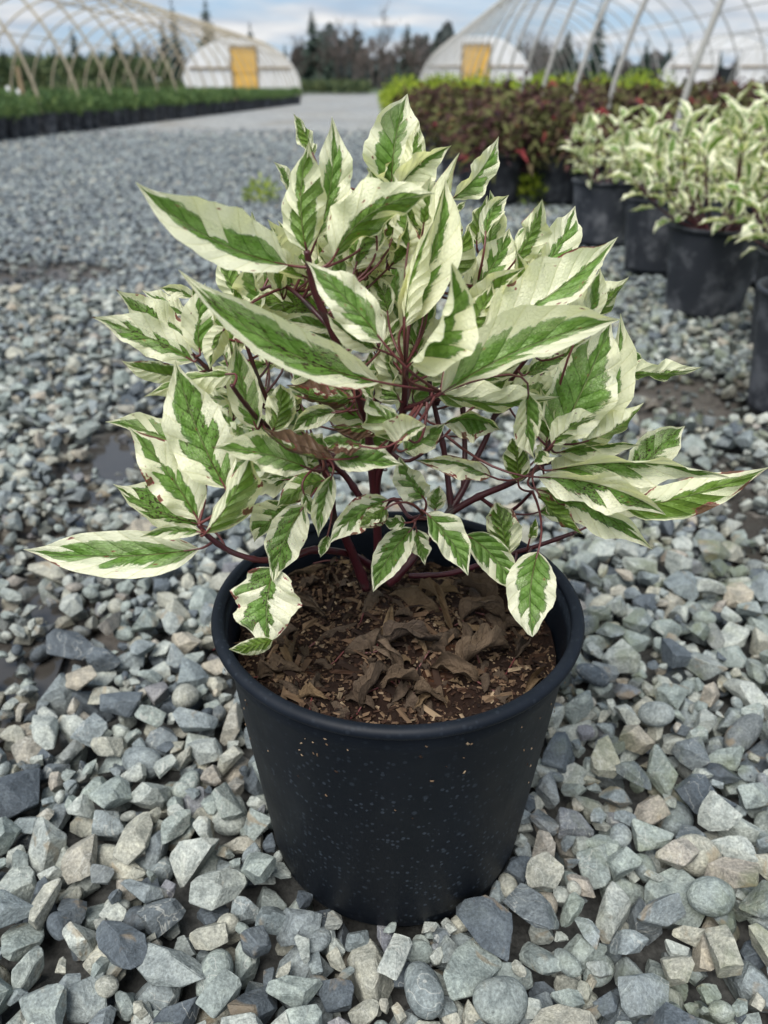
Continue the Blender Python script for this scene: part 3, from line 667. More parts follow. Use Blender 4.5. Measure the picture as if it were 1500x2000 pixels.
# juniper bed: front edge runs from (-4.7, 10.7) to (-3.2, 29)
def front_x(D): return -4.72 + (D - 10.7) * .082
nj = 0
for row in range(3):
    D = 8.6 + .17 * (row % 2)
    while D < (31 if row == 0 else 27):
        potted('potted_juniper', rng.choice(JUN), front_x(D) - .33 * row + rng.uniform(-.04, .04), D, ['low green juniper in a black pot on the gravel edge of the bed', 'low green juniper second row in from the gravel edge of the bed', 'low green juniper third row in from the gravel edge of the bed'][row], 'potted plant', ['junipers along the gravel edge', 'junipers second row', 'junipers third row'][row])
        D += rng.choice([.30, .31, .34, .40, .46]); nj += 1
def mass(name, mat, n, xr, yr, zr, size, label, seed, keep=None, up=.8, tint=(0, 1)):
    r = np.random.RandomState(seed); V = []; F = []; T = []
    while len(F) < n * 2:
        x, y = r.uniform(*xr), r.uniform(*yr)
        if keep and not keep(x, y): continue
        z = zr[0] + (zr[1] - zr[0]) * r.uniform(0, 1) ** .5 * (.82 + .18 * math.sin(x * 9) * math.sin(y * 8)); sc = size * (.6 + .02 * y) * r.uniform(.6, 1.4)
        d = r.normal(0, .5, 3) + np.array((0, 0, up)); d /= np.linalg.norm(d); s = np.cross(d, r.normal(0, 1, 3)); s /= np.linalg.norm(s); p = np.array((x, y, z)); n0 = len(V)
        V += [p - s * sc * .22, p + d * sc * .1 - np.cross(s, d) * sc * .2, p + s * sc * .22, p + d * sc]; F += [(n0, n0 + 1, n0 + 3), (n0 + 1, n0 + 2, n0 + 3)]; T += [r.uniform(*tint)] * 4
    o = link(name, np_mesh(name, np.array(V), np.array(F), False, {'tint': np.array(T)}), None, [mat]); tag(o, label, 'plants', kind='stuff'); return o
mass('juniper_bed', MAT['juniper'], 16000, (-16, -3.2), (9.5, 40), (.12, .40), .13, 'low green junipers filling the bed inside the bare hoop frame', 5, lambda x, y: x < front_x(y) - .95 - .01 * y and x > -.62 * y - 1)
mass('green_hedge', MAT['dull'], 6000, (-34, -9), (44, 52), (.1, 1.75), .34, 'dull green bushes along the back of the juniper bed', 6, lambda x, y: x < -12.2)
mass('yellow_bed', MAT['dull'], 2600, (-14.5, -9.6), (36, 43), (.1, .62), .22, 'olive green plants behind the junipers beside the white end wall', 8, tint=(.62, .99))
mass('far_bed', MAT['dull'], 2600, (-7.5, -1.1), (58, 68), (.1, .62), .22, 'olive green bed of plants where the gravel road ends', 9, lambda x, y: x > -6.5, tint=(.55, .99))
# red leaved shrubs, front edge X(D)
def edge_x(D): return np.interp(D, [4.8, 5.6, 6.5, 8, 11, 16, 22], [.56, .50, .44, .36, .26, .16, .10])
for row in range(16):
    D = 4.85 + .40 * row
    for c in range(11):
        x = edge_x(D) + .14 + .285 * c + (.14 if row % 2 else 0) + rng.uniform(-.03, .03)
        if x > .62 * D + .4 or (c > 7 and row > 11): continue
        front = row == 0; side = c == 0
        potted('potted_red_shrub', rng.choice(MAR), x, D + rng.uniform(-.04, .04),
               'dark red leaved shrub in a black pot in the first row facing the variegated shrubs' if front else ('dark red leaved shrub in a black pot on the roadside edge' if side else 'dark red leaved shrub deep in the dark red bed'), 'potted plant',
               'red shrubs, first row' if front else ('red shrubs, roadside edge' if side else 'red shrubs inside the bed'), rng.uniform(.92, 1.1))
for row in range(13):
    D = 11.6 + .55 * row
    for c in range(9):
        x = edge_x(D) + .05 + .42 * c + (.2 if row % 2 else 0)
        potted('potted_golden_shrub', rng.choice(GOL), x, D, 'lime yellow shrub in a black pot at the roadside edge behind the red shrubs' if c == 0 else 'lime yellow shrub in the rows behind the red shrubs', 'potted plant', 'lime yellow shrubs, roadside edge' if c == 0 else 'lime yellow shrubs inside the bed', rng.uniform(.9, 1.1))
# white plant tags, stakes
for px, py, D in [(15, 172, 13), (35, 178, 13), (283, 199, 19), (268, 204, 18.5), (251, 203, 18), (351, 186, 24), (402, 184, 27), (388, 194, 22), (419, 203, 21), (505, 200, 26), (310, 156, 38)]:
    p = at(px, py, D); b = MB(); s = D * .0034
    b.box((-s * .5, -.004, -s * .6), (s * .5, .004, s * .6)); b.tube([(0, .012, -s * .6), (0, .012, -p.z + .2)], .006, 5)
    o = b.build('plant_tag', MAT['white']); o.location = p
    tag(o, 'small white plant tag on a stick in the juniper bed', 'plant tag', 'white tags in the juniper bed')
for px, y0, y1, D, lab in [(46, 130, 190, 22, 'rusty brown stake standing in the juniper bed'), (461, 190, 216, 22, 'short timber post at the gravel edge of the juniper bed')]:
    a, c = at(px, y1, D), at(px, y0, D); b = MB(); b.box((-.05, -.05, 0), (.05, .05, c.z)); o = b.build('timber_post', MAT['wood']); o.location = (a.x, D, 0); tag(o, lab, 'post')
# weeds in the gravel
for px, py, lab, sd in [(510, 392, 'small green weed growing alone in the open gravel', 1), (1040, 395, 'small weed at the foot of the pots of the red shrubs', 2)]:
    ang = PITCH - math.atan((1000 - py) / FPX); D = CAM_H / math.tan(ang); p = at(px, py, D)
    me = spray_foliage(50 + sd, 170, .085, .0, .10 if sd == 1 else .16, .05, .006, .6); me.materials.append(MAT['golden'])
    o = link('weed', me); o.location = (p.x, D, -.006); tag(o, lab, 'weed')

# ------------------------------------------------------------------ the variegated shrubs in pots at the side
def far_leaf_variants():
    out = []
    for k in range(12):
        r = random.Random(60 + k)
        V, F, UV, P, t = leaf_geo((0, 0, 0), (0, 1, 0), (0, 0, r.uniform(.03, .12)), r.uniform(.20, .27), (0, 0, 1), 0, r.uniform(-.6, .6), r.uniform(.2, .6), r.uniform(.0, .5), .22, 1, r.random(), 10, 6, hook=r.uniform(-.16, .16))
        pet = tube_geo([(0, -.16, -.02), (0, -.05, 0), (0, .01, 0)], .012, .010, 4)
        me = leaf_mesh('leaf', V, F, UV, (r.uniform(.3, .72), r.uniform(.3, .72), .1), (r.uniform(0, .12), .0, 0), pet)
        me.materials.append(MAT['leaf']); me.materials.append(MAT['petiole']); out.append(me)
    return out
FARLEAF = far_leaf_variants()
def dogwood_in_pot(x, y, label, seed, h=.34, rad=.21, shoots=17, lean=(0, 0)):
    r = random.Random(seed); root = empty('potted_dogwood', (x, y, 0), 0); tag(root, label, 'potted shrub', 'variegated shrubs in black pots')
    for nm, me in (('pot', POT_ME), ('soil', SOIL_ME)):
        c = bpy.data.objects.new(nm, me); COL.objects.link(c); c.parent = root; c.rotation_euler.z = r.uniform(0, 6)
    for k in range(shoots):
        a = 2.4 * k + r.uniform(-.3, .3); q = math.sqrt((k + .5) / shoots)
        top = Vector((rad * q * math.cos(a) + lean[0], rad * q * math.sin(a) + lean[1],   .215 + .86 * h * (.98 - .58 * q * q) * r.uniform(.86, 1.02)))
        p0 = Vector((.018 * math.cos(a), .018 * math.sin(a), .215)); mid = p0.lerp(top, .5) + Vector((math.cos(a) * .02, math.sin(a) * .02, -.01))
        pts = smooth_path([p0, mid, top], 5); b = MB(); b.tube(pts, [.0042 - .0026 * i / (len(pts) - 1) for i in range(len(pts))], 5); b.build('stem', MAT['stem'], root, True)
        nn = 4
        for n_ in range(nn):
            f = .42 + .58 * n_ / (nn - 1); i = min(int(f * (len(pts) - 1)), len(pts) - 2); p = pts[i].lerp(pts[i + 1], f * (len(pts) - 1) - i); ax = (pts[i + 1] - pts[i]).normalized()
            for s in (0, 1):
                b2 = r.uniform(-.4, .4) + n_ * 1.57 + s * math.pi; sd_ = ax.orthogonal().normalized(); sd_ = Matrix.Rotation(b2, 3, ax) @ sd_
                d = (sd_ * (1.0 if f < .95 else .7) + ax * (.25 + .35 * f) + Vector((math.cos(a), math.sin(a), 0)) * .35).normalized()
                L = r.uniform(.050, .082) * (.75 + .35 * f)
                up = Vector((0, 0, 1)) + sd_ * .2; xx = d.cross(up).normalized(); zz_ = xx.cross(d)
                m = Matrix((xx, d, zz_)).transposed().to_4x4(); m = Matrix.Translation(p + d * L * .16) @ m @ Matrix.Rotation(r.uniform(-.5, .5), 4, 'Y') @ Matrix.Scale(L, 4)
                o = bpy.data.objects.new('leaf', r.choice(FARLEAF)); COL.objects.link(o); o.parent = root; o.matrix_local = m
    return root
dogwood_in_pot(.965, 2.34, 'variegated shrub in the scuffed black pot standing in front of its neighbours', 101, .36, .24, 20, (-.03, 0))
dogwood_in_pot(1.01, 2.96, 'variegated shrub in the black pot half hidden behind the nearest scuffed pot', 102, .34, .22, 17)
dogwood_in_pot(.94, 3.52, 'smaller variegated shrub in the black pot next to the dark red shrubs', 103, .32, .20, 14)
dogwood_in_pot(1.31, 2.78, 'taller variegated shrub behind the scuffed pot, its own pot almost hidden', 104, .40, .25, 19)
dogwood_in_pot(1.45, 3.40, 'variegated shrub deep in the group at the edge of the view', 105, .38, .24, 17)
dogwood_in_pot(1.05, 1.92, 'variegated shrub reaching in from the side above the scuffed pot', 106, .30, .22, 15, (-.02, 0))
dogwood_in_pot(.885, 1.53, 'black pot cut by the picture edge with its shrub mostly out of view', 107, .30, .13, 10, (.14, .05))

# ------------------------------------------------------------------ gravel
POT = Vector((.0105, .495, -.002)); POT_RB, POT_RT, POT_H = .110, .1405, .25
def rock_mesh(seed, pebble=False, hi=True):
    r = random.Random(seed); bm = bmesh.new()
    if pebble:
        bmesh.ops.create_icosphere(bm, subdivisions=3 if hi else 1, radius=1)
        ph = [r.uniform(0, 6) for _ in range(3)]
        for v in bm.verts: v.co *= 1 + .10 * math.sin(2.1 * v.co.x + ph[0]) + .08 * math.sin(2.7 * v.co.y + ph[1])
    else:
        bmesh.ops.create_cube(bm, size=2.6)
        for k in range(r.randint(9, 13)):
            d = Vector((r.gauss(0, 1), r.gauss(0, 1), r.gauss(0, 1))).normalized()
            bmesh.ops.bisect_plane(bm, geom=bm.verts[:] + bm.edges[:] + bm.faces[:], plane_co=d * r.uniform(.66, 1.0), plane_no=d, clear_outer=True, dist=1e-5)
            ed = [e for e in bm.edges if e.is_boundary]
            if ed: bmesh.ops.holes_fill(bm, edges=ed, sides=0)
        bmesh.ops.remove_doubles(bm, verts=bm.verts[:], dist=.06)
        if hi:
            bmesh.ops.bevel(bm, geom=bm.edges[:] , offset=.085, segments=1, profile=.5, affect='EDGES', clamp_overlap=True)
    bmesh.ops.triangulate(bm, faces=bm.faces[:])
    if hi and not pebble:
        bmesh.ops.subdivide_edges(bm, edges=[e for e in bm.edges if e.calc_length() > .55], cuts=1, use_grid_fill=True)
        bmesh.ops.triangulate(bm, faces=bm.faces[:])
        for v in bm.verts: v.co += v.normal * r.gauss(0, .014)
    ext = sum(sorted(v.co.length for v in bm.verts)[-len(bm.verts)//3:]) / max(1, len(bm.verts) - (len(bm.verts) - len(bm.verts)//3)) if len(bm.verts) > 3 else 1
    for v in bm.verts: v.co /= ext * .97
    bmesh.ops.recalc_face_normals(bm, faces=bm.faces[:])
    me = bpy.data.meshes.new('stone'); bm.to_mesh(me); bm.free()
    if pebble: me.polygons.foreach_set('use_smooth', [True] * len(me.polygons))
    return me
HI = [rock_mesh(200 + k, k >= 30, True) for k in range(34)]
LO = [rock_mesh(300 + k, False, False) for k in range(14)]
for me in HI: me.materials.append(MAT['stone'])
def arrays(me):
    v = np.empty(len(me.vertices) * 3, np.float32); me.vertices.foreach_get('co', v)
    f = np.empty(len(me.polygons) * 3, np.int32); me.polygons.foreach_get('vertices', f)
    return v.reshape(-1, 3), f.reshape(-1, 3)
HIA = [arrays(m) for m in HI]; LOA = [arrays(m) for m in LO]

rs = np.random.RandomState(12)
CELL = .006; X0, X1, Y0, Y1 = -2.1, 2.1, -.05, 2.75
nx, ny = int((X1 - X0) / CELL), int((Y1 - Y0) / CELL)
gxx, gyy = np.meshgrid(X0 + (np.arange(nx) + .5) * CELL, Y0 + (np.arange(ny) + .5) * CELL)
Hm = ground_z(gxx, gyy)
Hm[(gxx - POT.x) ** 2 + (gyy - POT.y) ** 2 < (POT_RB - .004) ** 2] = -0.004
KER = {}
def kernel(rad):
    k = max(1, int(round(rad / CELL)))
    if k not in KER:
        a = np.arange(-k, k + 1); xx, yy = np.meshgrid(a, a); d = (xx ** 2 + yy ** 2) / (k + .3) ** 2
        KER[k] = (k, np.sqrt(np.clip(1 - d, 0, 1)), d <= 1)
    return KER[k]
near = []
def try_place(a, c, ncand, top=.030):
    k, prof, inside = kernel(a * .66); best = None
    for _ in range(ncand):
        y = rs.uniform(.02, 1.25) if top < .03 and rs.uniform() < .75 else rs.uniform(.02, 2.6); x = rs.uniform(-1, 1) * (.52 + .56 * y)
        w = float(wetness(x, y))
        if w > .12 and rs.uniform() < min(.93, w * 1.5): continue
        ix, iy = int((x - X0) / CELL), int((y - Y0) / CELL)
        if ix - k < 0 or iy - k < 0 or ix + k >= nx or iy + k >= ny: continue
        dp = math.hypot(x - POT.x, y - POT.y)
        if dp < POT_RB + a * .62: continue
        h = Hm[iy - k:iy + k + 1, ix - k:ix + k + 1]; z = np.max((h + c * prof)[inside])
        if best is None or z < best[0]: best = (z, x, y, ix, iy)
    if best is None or best[0] + c * .5 > top: return
    z, x, y, ix, iy = best; z -= c * .22
    h = Hm[iy - k:iy + k + 1, ix - k:ix + k + 1]; np.maximum(h, np.where(inside, z + c * prof * .80, -9), out=h)
    near.append((x, y, z, a, c))
for n in range(27000):
    q = rs.uniform()
    a = rs.uniform(.024, .031) if q < .10 else (rs.uniform(.0165, .024) if q < .70 else rs.uniform(.010, .0165))
    if n > 11000: a = rs.uniform(.009, .019) if n < 18000 else rs.uniform(.006, .013)
    try_place(a, a * rs.uniform(.60, .88), 4 if n < 11000 else 10, .030 if n < 11000 else .010)
near = np.array(near); nn = len(near)
def euler_mats(ex, ey, ez):
    cx, sx_, cy, sy, cz, sz = np.cos(ex), np.sin(ex), np.cos(ey), np.sin(ey), np.cos(ez), np.sin(ez)
    return np.stack([np.stack([cz * cy, cz * sy * sx_ - sz * cx, cz * sy * cx + sz * sx_], -1), np.stack([sz * cy, sz * sy * sx_ + cz * cx, sz * sy * cx - cz * sx_], -1), np.stack([-sy, cy * sx_, cy * cx], -1)], -2)
ex = rs.normal(0, .38, nn); ey = rs.normal(0, .38, nn); ez = rs.uniform(0, 6.28, nn)
sca = np.stack([near[:, 3] * rs.uniform(.98, 1.22, nn), near[:, 3] * rs.uniform(.72, 1.0, nn), near[:, 4] * 1.0], -1)
peb = (rs.uniform(size=nn) < .10) & (near[:, 3] < .021)
var = np.where(peb, rs.randint(30, 34, nn), rs.randint(0, 30, nn))
# which stones show largest: in frame and not under the pot
dep = near[:, 1] * math.cos(PITCH) + (CAM_H - near[:, 2]) * math.sin(PITCH)
px = 750 + near[:, 0] / dep * FPX
py = 1000 - (near[:, 1] * math.sin(PITCH) - (CAM_H - near[:, 2]) * math.cos(PITCH)) / dep * FPX
vis = (px > -25) & (px < 1525) & (py < 2030) & (near[:, 2] + near[:, 4] * .6 > -.008)
hid = (np.abs(px - 777) < 300 - .10 * (py - 1250)) & (py < 1760) & (py > 1000)
score = np.where(vis & ~hid, near[:, 3] / dep, 0); order = np.argsort(-score)[:300]
own = np.zeros(nn, bool); own[order] = True
for q in order:
    o = bpy.data.objects.new('stone', HI[var[q]]); COL.objects.link(o); o.parent = ground
    o.location = near[q, :3]; o.rotation_euler = (ex[q], ey[q], ez[q]); o.scale = sca[q]
def scatter(name, arrs, idx, loc, rot, scl, tint):
    Vs, Fs, Ts, off = [], [], [], 0
    for k, (v, f) in enumerate(arrs):
        m = np.where(idx == k)[0]
        if not len(m): continue
        p = np.einsum('nij,nvj->nvi', rot[m], v[None] * scl[m][:, None]) + loc[m][:, None]
        Vs.append(p.reshape(-1, 3)); Fs.append((f[None] + (np.arange(len(m)) * len(v))[:, None, None]).reshape(-1, 3) + off); Ts.append(np.repeat(tint[m], len(v))); off += len(m) * len(v)
    me = np_mesh(name, np.concatenate(Vs), np.concatenate(Fs), False, {'tint': np.concatenate(Ts)})
    o = link(name, me, ground, [MAT['stone']]); o['kind'] = 'stuff'; return o
rot = euler_mats(ex, ey, ez); tint = rs.uniform(0, 1, nn)
close = (near[:, 1] < 1.25) & (np.abs(near[:, 0]) < .30 + .52 * near[:, 1]) & (near[:, 2] + near[:, 4] > -.012)
m = ~own & close; scatter('gravel', HIA, var[m], near[m][:, :3], rot[m], sca[m], tint[m])
m = ~own & ~close; scatter('gravel', LOA, rs.randint(0, 14, m.sum()), near[m][:, :3], rot[m], sca[m] * 1.04, tint[m])
# farther out, a single jittered layer as far as stones still read
P = []
y = 2.45
while y < 13:
    st = .0285 + .0024 * max(0, y - 3) ; xs = np.arange(-.62 - .56 * y, .62 + .56 * y, st); P.append(np.stack([xs + rs.uniform(-.5, .5, len(xs)) * st, y + rs.uniform(-.5, .5, len(xs)) * st, np.full(len(xs), st)], 1)); y += st
P = np.concatenate(P); keep = (P[:, 0] > front_x(P[:, 1]) + .05) & (P[:, 0] < np.interp(P[:, 1], [0, 4.5, 6, 9.5], [9, 9, 2.0, .6])) & ~((wetness(P[:, 0], P[:, 1]) > .2) & (rs.uniform(size=len(P)) < .7)); P = P[keep & (rs.uniform(size=len(P)) < np.clip((13.5 - P[:, 1]) / 6.5, 0, 1))]; n = len(P)
a = P[:, 2] * rs.uniform(.36, .68, n)
loc = np.stack([P[:, 0], P[:, 1], ground_z(P[:, 0], P[:, 1]) + np.clip((9.5 - P[:, 1]) / 6, .15, 1) * .016 + rs.uniform(-.006, .008, n)], 1)
ICO = []
for k in range(10):
    bm = bmesh.new(); bmesh.ops.create_icosphere(bm, subdivisions=1, radius=1); r = random.Random(400 + k)
    for v in bm.verts: v.co *= r.uniform(.78, 1.12)
    me = bpy.data.meshes.new('stone'); bm.to_mesh(me); bm.free(); ICO.append(arrays(me))
rot = euler_mats(rs.normal(0, .4, n), rs.normal(0, .4, n), rs.uniform(0, 6.28, n))
scatter('gravel', ICO, rs.randint(0, 10, n), loc, rot, np.stack([a * 1.1, a * .88, a * .62], -1), np.where(rs.uniform(size=n) < .82, rs.uniform(.17, .43, n), rs.uniform(0, 1, n)))


# ------------------------------------------------------------------ the potted dogwood in front
hero = empty('potted_dogwood', POT); tag(hero, 'large variegated shrub in a dusty black pot standing alone on the stones', 'potted shrub', 'variegated shrubs in black pots')
def hlink(name, me, mats, parent=None): return link(name, me, parent or hero, mats)
b = MB(); h = POT_H
b.lathe([(0, .006), (POT_RB - .016, .006), (POT_RB - .010, -.004), (POT_RB - .002, -.004), (POT_RB + .001, .002), (POT_RB + .002, .012), (POT_RB + .0035, .014), (POT_RT - .0065, h - .030), (POT_RT - .0035, h - .024), (POT_RT - .003, h - .012), (POT_RT - .006, h - .006), (POT_RT - .0085, h - .02), (POT_RT - .0125, h - .07), (POT_RT - .016, h - .12)], 96)
pot = hlink('pot', b.mesh('pot', True), [MAT['pot']])
b = MB(); cr_, rr_ = POT_RT - .0015, .0049
b.lathe([(cr_ + rr_ * 1.05 * math.cos(t_), h - .005 + rr_ * .95 * math.sin(t_)) for t_ in [2 * math.pi * q / 14 for q in range(14)]], 96, closed=True)
hlink('rim', b.mesh('rim', True), [MAT['pot']], pot)
def rz(r_, z_):  # a place on the pot wall
    return r_, z_
rr = random.Random(5)
b = MB()
for k in range(46):       # crumbs of bark stuck to the wall
    t_ = rr.uniform(-2.9, -.25); z = h - .018 - abs(rr.gauss(0, .045)); ra = POT_RB + .0035 + (POT_RT - .0065 - POT_RB - .0035) * (z - .014) / (h - .044); ra += .0010
    if z > h - .028: ra = POT_RT + .0004 - .002
    p = Vector((ra * math.cos(t_), ra * math.sin(t_), z)); s = rr.uniform(.0006, .0016); u = Vector((-math.sin(t_), math.cos(t_), 0)); w_ = Vector((0, 0, 1)); a_ = rr.uniform(0, 3); e1 = (u * math.cos(a_) + w_ * math.sin(a_)) * s; e2 = (w_ * math.cos(a_) - u * math.sin(a_)) * s * rr.uniform(.3, .6); nrm = Vector((math.cos(t_), math.sin(t_), 0)) * .0007
    b.add([p - e1 - e2, p + e1 - e2, p + e1 * .7 + e2, p - e1 + e2, p + nrm], [(0, 1, 4), (1, 2, 4), (2, 3, 4), (3, 0, 4)], rr.choice([.9, .85, .75, .3]))
o = hlink('bark_crumbs', b.mesh('bark_crumbs'), [MAT['chip']], pot); o['kind'] = 'stuff'
# soil surface
SOIL = h - .038
def soil_z(x, y):
    d = math.hypot(x, y); return SOIL + .006 * math.sin(x * 41 + 1) * math.cos(y * 37) + .004 * math.sin(x * 97 + y * 60) + .010 * math.exp(-(d / .05) ** 2) - .006 * (d / .12) ** 2
b = MB(); nr, na = 26, 64; vs = [(0, 0, soil_z(0, 0))]
for i in range(1, nr + 1):
    ra = .1275 * i / nr
    for k in range(na):
        t_ = 2 * math.pi * k / na; x, y = ra * math.cos(t_), ra * math.sin(t_); vs.append((x, y, soil_z(x, y) + rr.gauss(0, .0014)))
fs = [(0, 1 + k, 1 + (k + 1) % na) for k in range(na)] + [(1 + (i - 1) * na + k, 1 + i * na + k, 1 + i * na + (k + 1) % na, 1 + (i - 1) * na + (k + 1) % na) for i in range(1, nr) for k in range(na)]
b.add(vs, fs); soil = hlink('soil', b.mesh('soil', True), [MAT['soil']])
b = MB()
for k in range(4600):
    ra = .126 * math.sqrt(rr.random()); t_ = rr.uniform(0, 6.283); x, y = ra * math.cos(t_), ra * math.sin(t_)
    big = rr.random() < .03
    l = rr.uniform(.006, .016) if big else rr.uniform(.0009, .0034); w_ = l * rr.uniform(.12, .3) if big else l * rr.uniform(.3, .7)
    m_ = Matrix.Translation((x, y, soil_z(x, y) + rr.uniform(.0, .0025))) @ Euler((rr.gauss(0, .35), rr.gauss(0, .35), rr.uniform(0, 6.28))).to_matrix().to_4x4()
    q = [m_ @ Vector(p) for p in ((-l, -w_ * .6, 0), (l * .9, -w_, 0), (l, w_ * .7, 0), (-l * .8, w_, 0), (-l * .5, 0, w_ * .8), (l * .6, .1 * w_, w_ * .7))]
    b.add(q, [(0, 1, 5, 4), (1, 2, 5), (2, 3, 4, 5), (3, 0, 4)], rr.choice([.05, .2, .35, .5, .6]) if rr.random() < .93 else rr.uniform(.68, .92))
o = hlink('bark_chips', b.mesh('bark_chips'), [MAT['chip']], soil); o['kind'] = 'stuff'

# stems: photograph places with the distance ahead at each
ST = [
 ([(716, 1150, .505), (690, 1085, .50), (665, 1030, .495), (652, 1013, .49), (640, 940, .48), (622, 880, .475)], .0046, .0030),
 ([(735, 1145, .515), (738, 1080, .515), (736, 1000, .515), (738, 930, .51), (760, 880, .505), (788, 800, .49), (792, 712, .475)], .0044, .0026),
 ([(760, 1140, .51), (790, 1110, .51), (816, 1078, .515), (848, 1035, .52), (880, 1002, .525), (935, 970, .525), (992, 946, .52), (1040, 920, .51), (1060, 905, .505), (1075, 862, .50)], .0046, .0022),
 ([(872, 1008, .528), (905, 955, .54), (928, 900, .55), (948, 860, .555), (967, 812, .56), (1000, 790, .565), (1040, 740, .57)], .0036, .0018),
 ([(882, 1000, .53), (874, 930, .54), (865, 868, .545), (850, 800, .55), (838, 740, .55), (830, 640, .555), (800, 560, .56)], .0030, .0016),
 ([(905, 955, .54), (908, 880, .56), (904, 800, .57), (903, 740, .575), (905, 650, .575), (925, 560, .575), (950, 490, .575)], .0028, .0015),
 ([(742, 1120, .53), (690, 1085, .51), (616, 1074, .47), (568, 1089, .455), (526, 1094, .445), (495, 1092, .44), (448, 1076, .435), (405, 1046, .43), (388, 1024, .43)], .0036, .0020),
 ([(800, 1125, .54), (880, 1120, .53), (985, 1086, .52), (1050, 1066, .515), (1120, 1041, .51)], .0030, .0020),
 ([(735, 1000, .515), (728, 930, .51), (722, 870, .505), (716, 823, .50), (700, 775, .49), (680, 734, .485), (646, 642, .475), (616, 574, .47), (606, 530, .468), (599, 490, .465)], .0040, .0024),
 ([(702, 969, .52), (675, 930, .52), (646, 904, .515), (622, 880, .51), (560, 860, .50), (530, 800, .50), (505, 740, .50), (480, 670, .50)], .0032, .0016),
 ([(740, 960, .53), (720, 880, .55), (735, 780, .56), (742, 660, .56), (755, 540, .56), (772, 440, .555), (770, 375, .55)], .0034, .0016),
 ([(852, 790, .55), (880, 715, .55), (905, 650, .54), (930, 560, .535)], .0026, .0014),
 ([(960, 825, .56), (1000, 740, .56), (1035, 690, .555), (1080, 600, .55)], .0026, .0014),
 ([(600, 860, .505), (520, 830, .48), (480, 790, .46), (452, 752, .45)], .0024, .0016),
 ([(646, 904, .515), (600, 940, .50), (590, 988, .49), (560, 1000, .485)], .0024, .0014),
 ([(738, 1000, .515), (770, 975, .50), (800, 1010, .48), (826, 1004, .47)], .0022, .0014),
 ([(530, 800, .50), (450, 760, .49), (400, 715, .48), (375, 690, .475)], .0024, .0014),
 ([(788, 800, .49), (820, 790, .47), (862, 766, .45)], .0020, .0016),
 ([(772, 440, .555), (740, 490, .56), (700, 520, .55)], .0020, .0014),
 ([(646, 642, .475), (560, 560, .50), (500, 570, .52)], .0020, .0014),
 ([(1060, 905, .505), (1130, 900, .50), (1200, 960, .50), (1222, 990, .50)], .0024, .0014),
 ([(935, 970, .525), (990, 1000, .52), (1040, 960, .505)], .0020, .0014),
 ([(760, 880, .505), (800, 900, .50), (870, 850, .49)], .0018, .0013),
]
NODES = []
for pts, r0, r1 in ST:
    pw = smooth_path([at(*p) for p in pts], 6); n_ = len(pw)
    r0 *= .86; r1 *= .8; rad = [r0 + (r1 - r0) * q / (n_ - 1) for q in range(n_)]
    for q in range(3, n_ - 2, 9): rad[q] *= 1.22
    b = MB(); b.tube([p - POT for p in pw], rad, 8); hlink('stem', b.mesh('stem', True), [MAT['stem']])
    NODES += [tuple(p) for p in pw[4:]]
NODES = np.array(NODES)

LEAFN = [0]
lrs = random.Random(77)
def L(bx, by, tx, ty, w, Yb, Yt, b=0, r=None, f=.38, c=.3, wv=.19, s=1, g=(.55, .55), sp=.25, y=0, e=0, tb=0, tw=None, bl=0., hk=0., seed=None, pet=True, nu=24, nv=10, lab=None):
    """one leaf: base and tip read off the photograph, width there, distances ahead; bend b, roll r, fold f, curl c, side s shown, green g, spots sp, yellow y, scorched edge e"""
    LEAFN[0] += 1; g = (g[0] * .93, g[1] * .93) if max(g) < .88 else g; hk = hk or lrs.uniform(-.10, .10); f = f + lrs.uniform(-.08, .25); wv = wv * lrs.uniform(.9, 2.1); c = c + lrs.uniform(-.35, .75); sp = min(1, sp * 1.3 + .05)
    sd_ = lrs.random() if seed is None else seed
    r = R(lrs.uniform(-22, 22) if r is None else r); tw = lrs.uniform(-.9, .9) if tw is None else tw
    B, T = at(bx, by, Yb), at(tx, ty, Yt); mid = (B + T) / 2; sc = mpp(mid); ln = math.hypot(tx - bx, ty - by)
    ddx, ddy = (tx - bx) / ln, (ty - by) / ln; nx_, ny_ = ddy, -ddx             # image perpendicular
    if ny_ > 0 or (abs(ny_) < .35 and nx_ < 0): nx_, ny_ = -nx_, -ny_
    C = (CX * nx_ - CU * ny_) * (b * sc); nc = (CP - mid).normalized()
    hw = (.54 if w < 70 else .50) * w * sc / max(.35, math.cos(r) * math.cos(f) + .02)
    V, F, UV, P, t = leaf_geo(B, T, C, hw, nc, r, tw, f, c, wv, s, sd_, nu, nv, bl, hk)
    pt = None
    if pet:
        d = NODES - np.array(B)[None]; dist = np.linalg.norm(d, axis=1); cs = -(d @ t[0]) / (dist + 1e-6)
        k = int(np.argmin(dist * (1 + .55 * (1 - cs)) + .2 * np.maximum(0, d[:, 2]))); q = Vector(NODES[k])
        if dist[k] < .11:
            t0 = Vector(t[0]); ctl = B - t0 * dist[k] * .42
            path = [q * (1 - a_) ** 2 + ctl * (2 * a_ * (1 - a_)) + B * a_ ** 2 for a_ in (0, .17, .34, .5, .67, .84, 1)] + [Vector(P[2])]
            pt = tube_geo([p - POT for p in path], .0009 + .000002 * w, .0006, 6)
    o = hlink('leaf', leaf_mesh('leaf', V - np.array(POT)[None], F, UV, (g[0], g[1], sp), (y, e, tb), pt), [MAT['leaf'], MAT['petiole']])
    if lab: o['label'] = lab
    return o
G2 = (.75, .7)
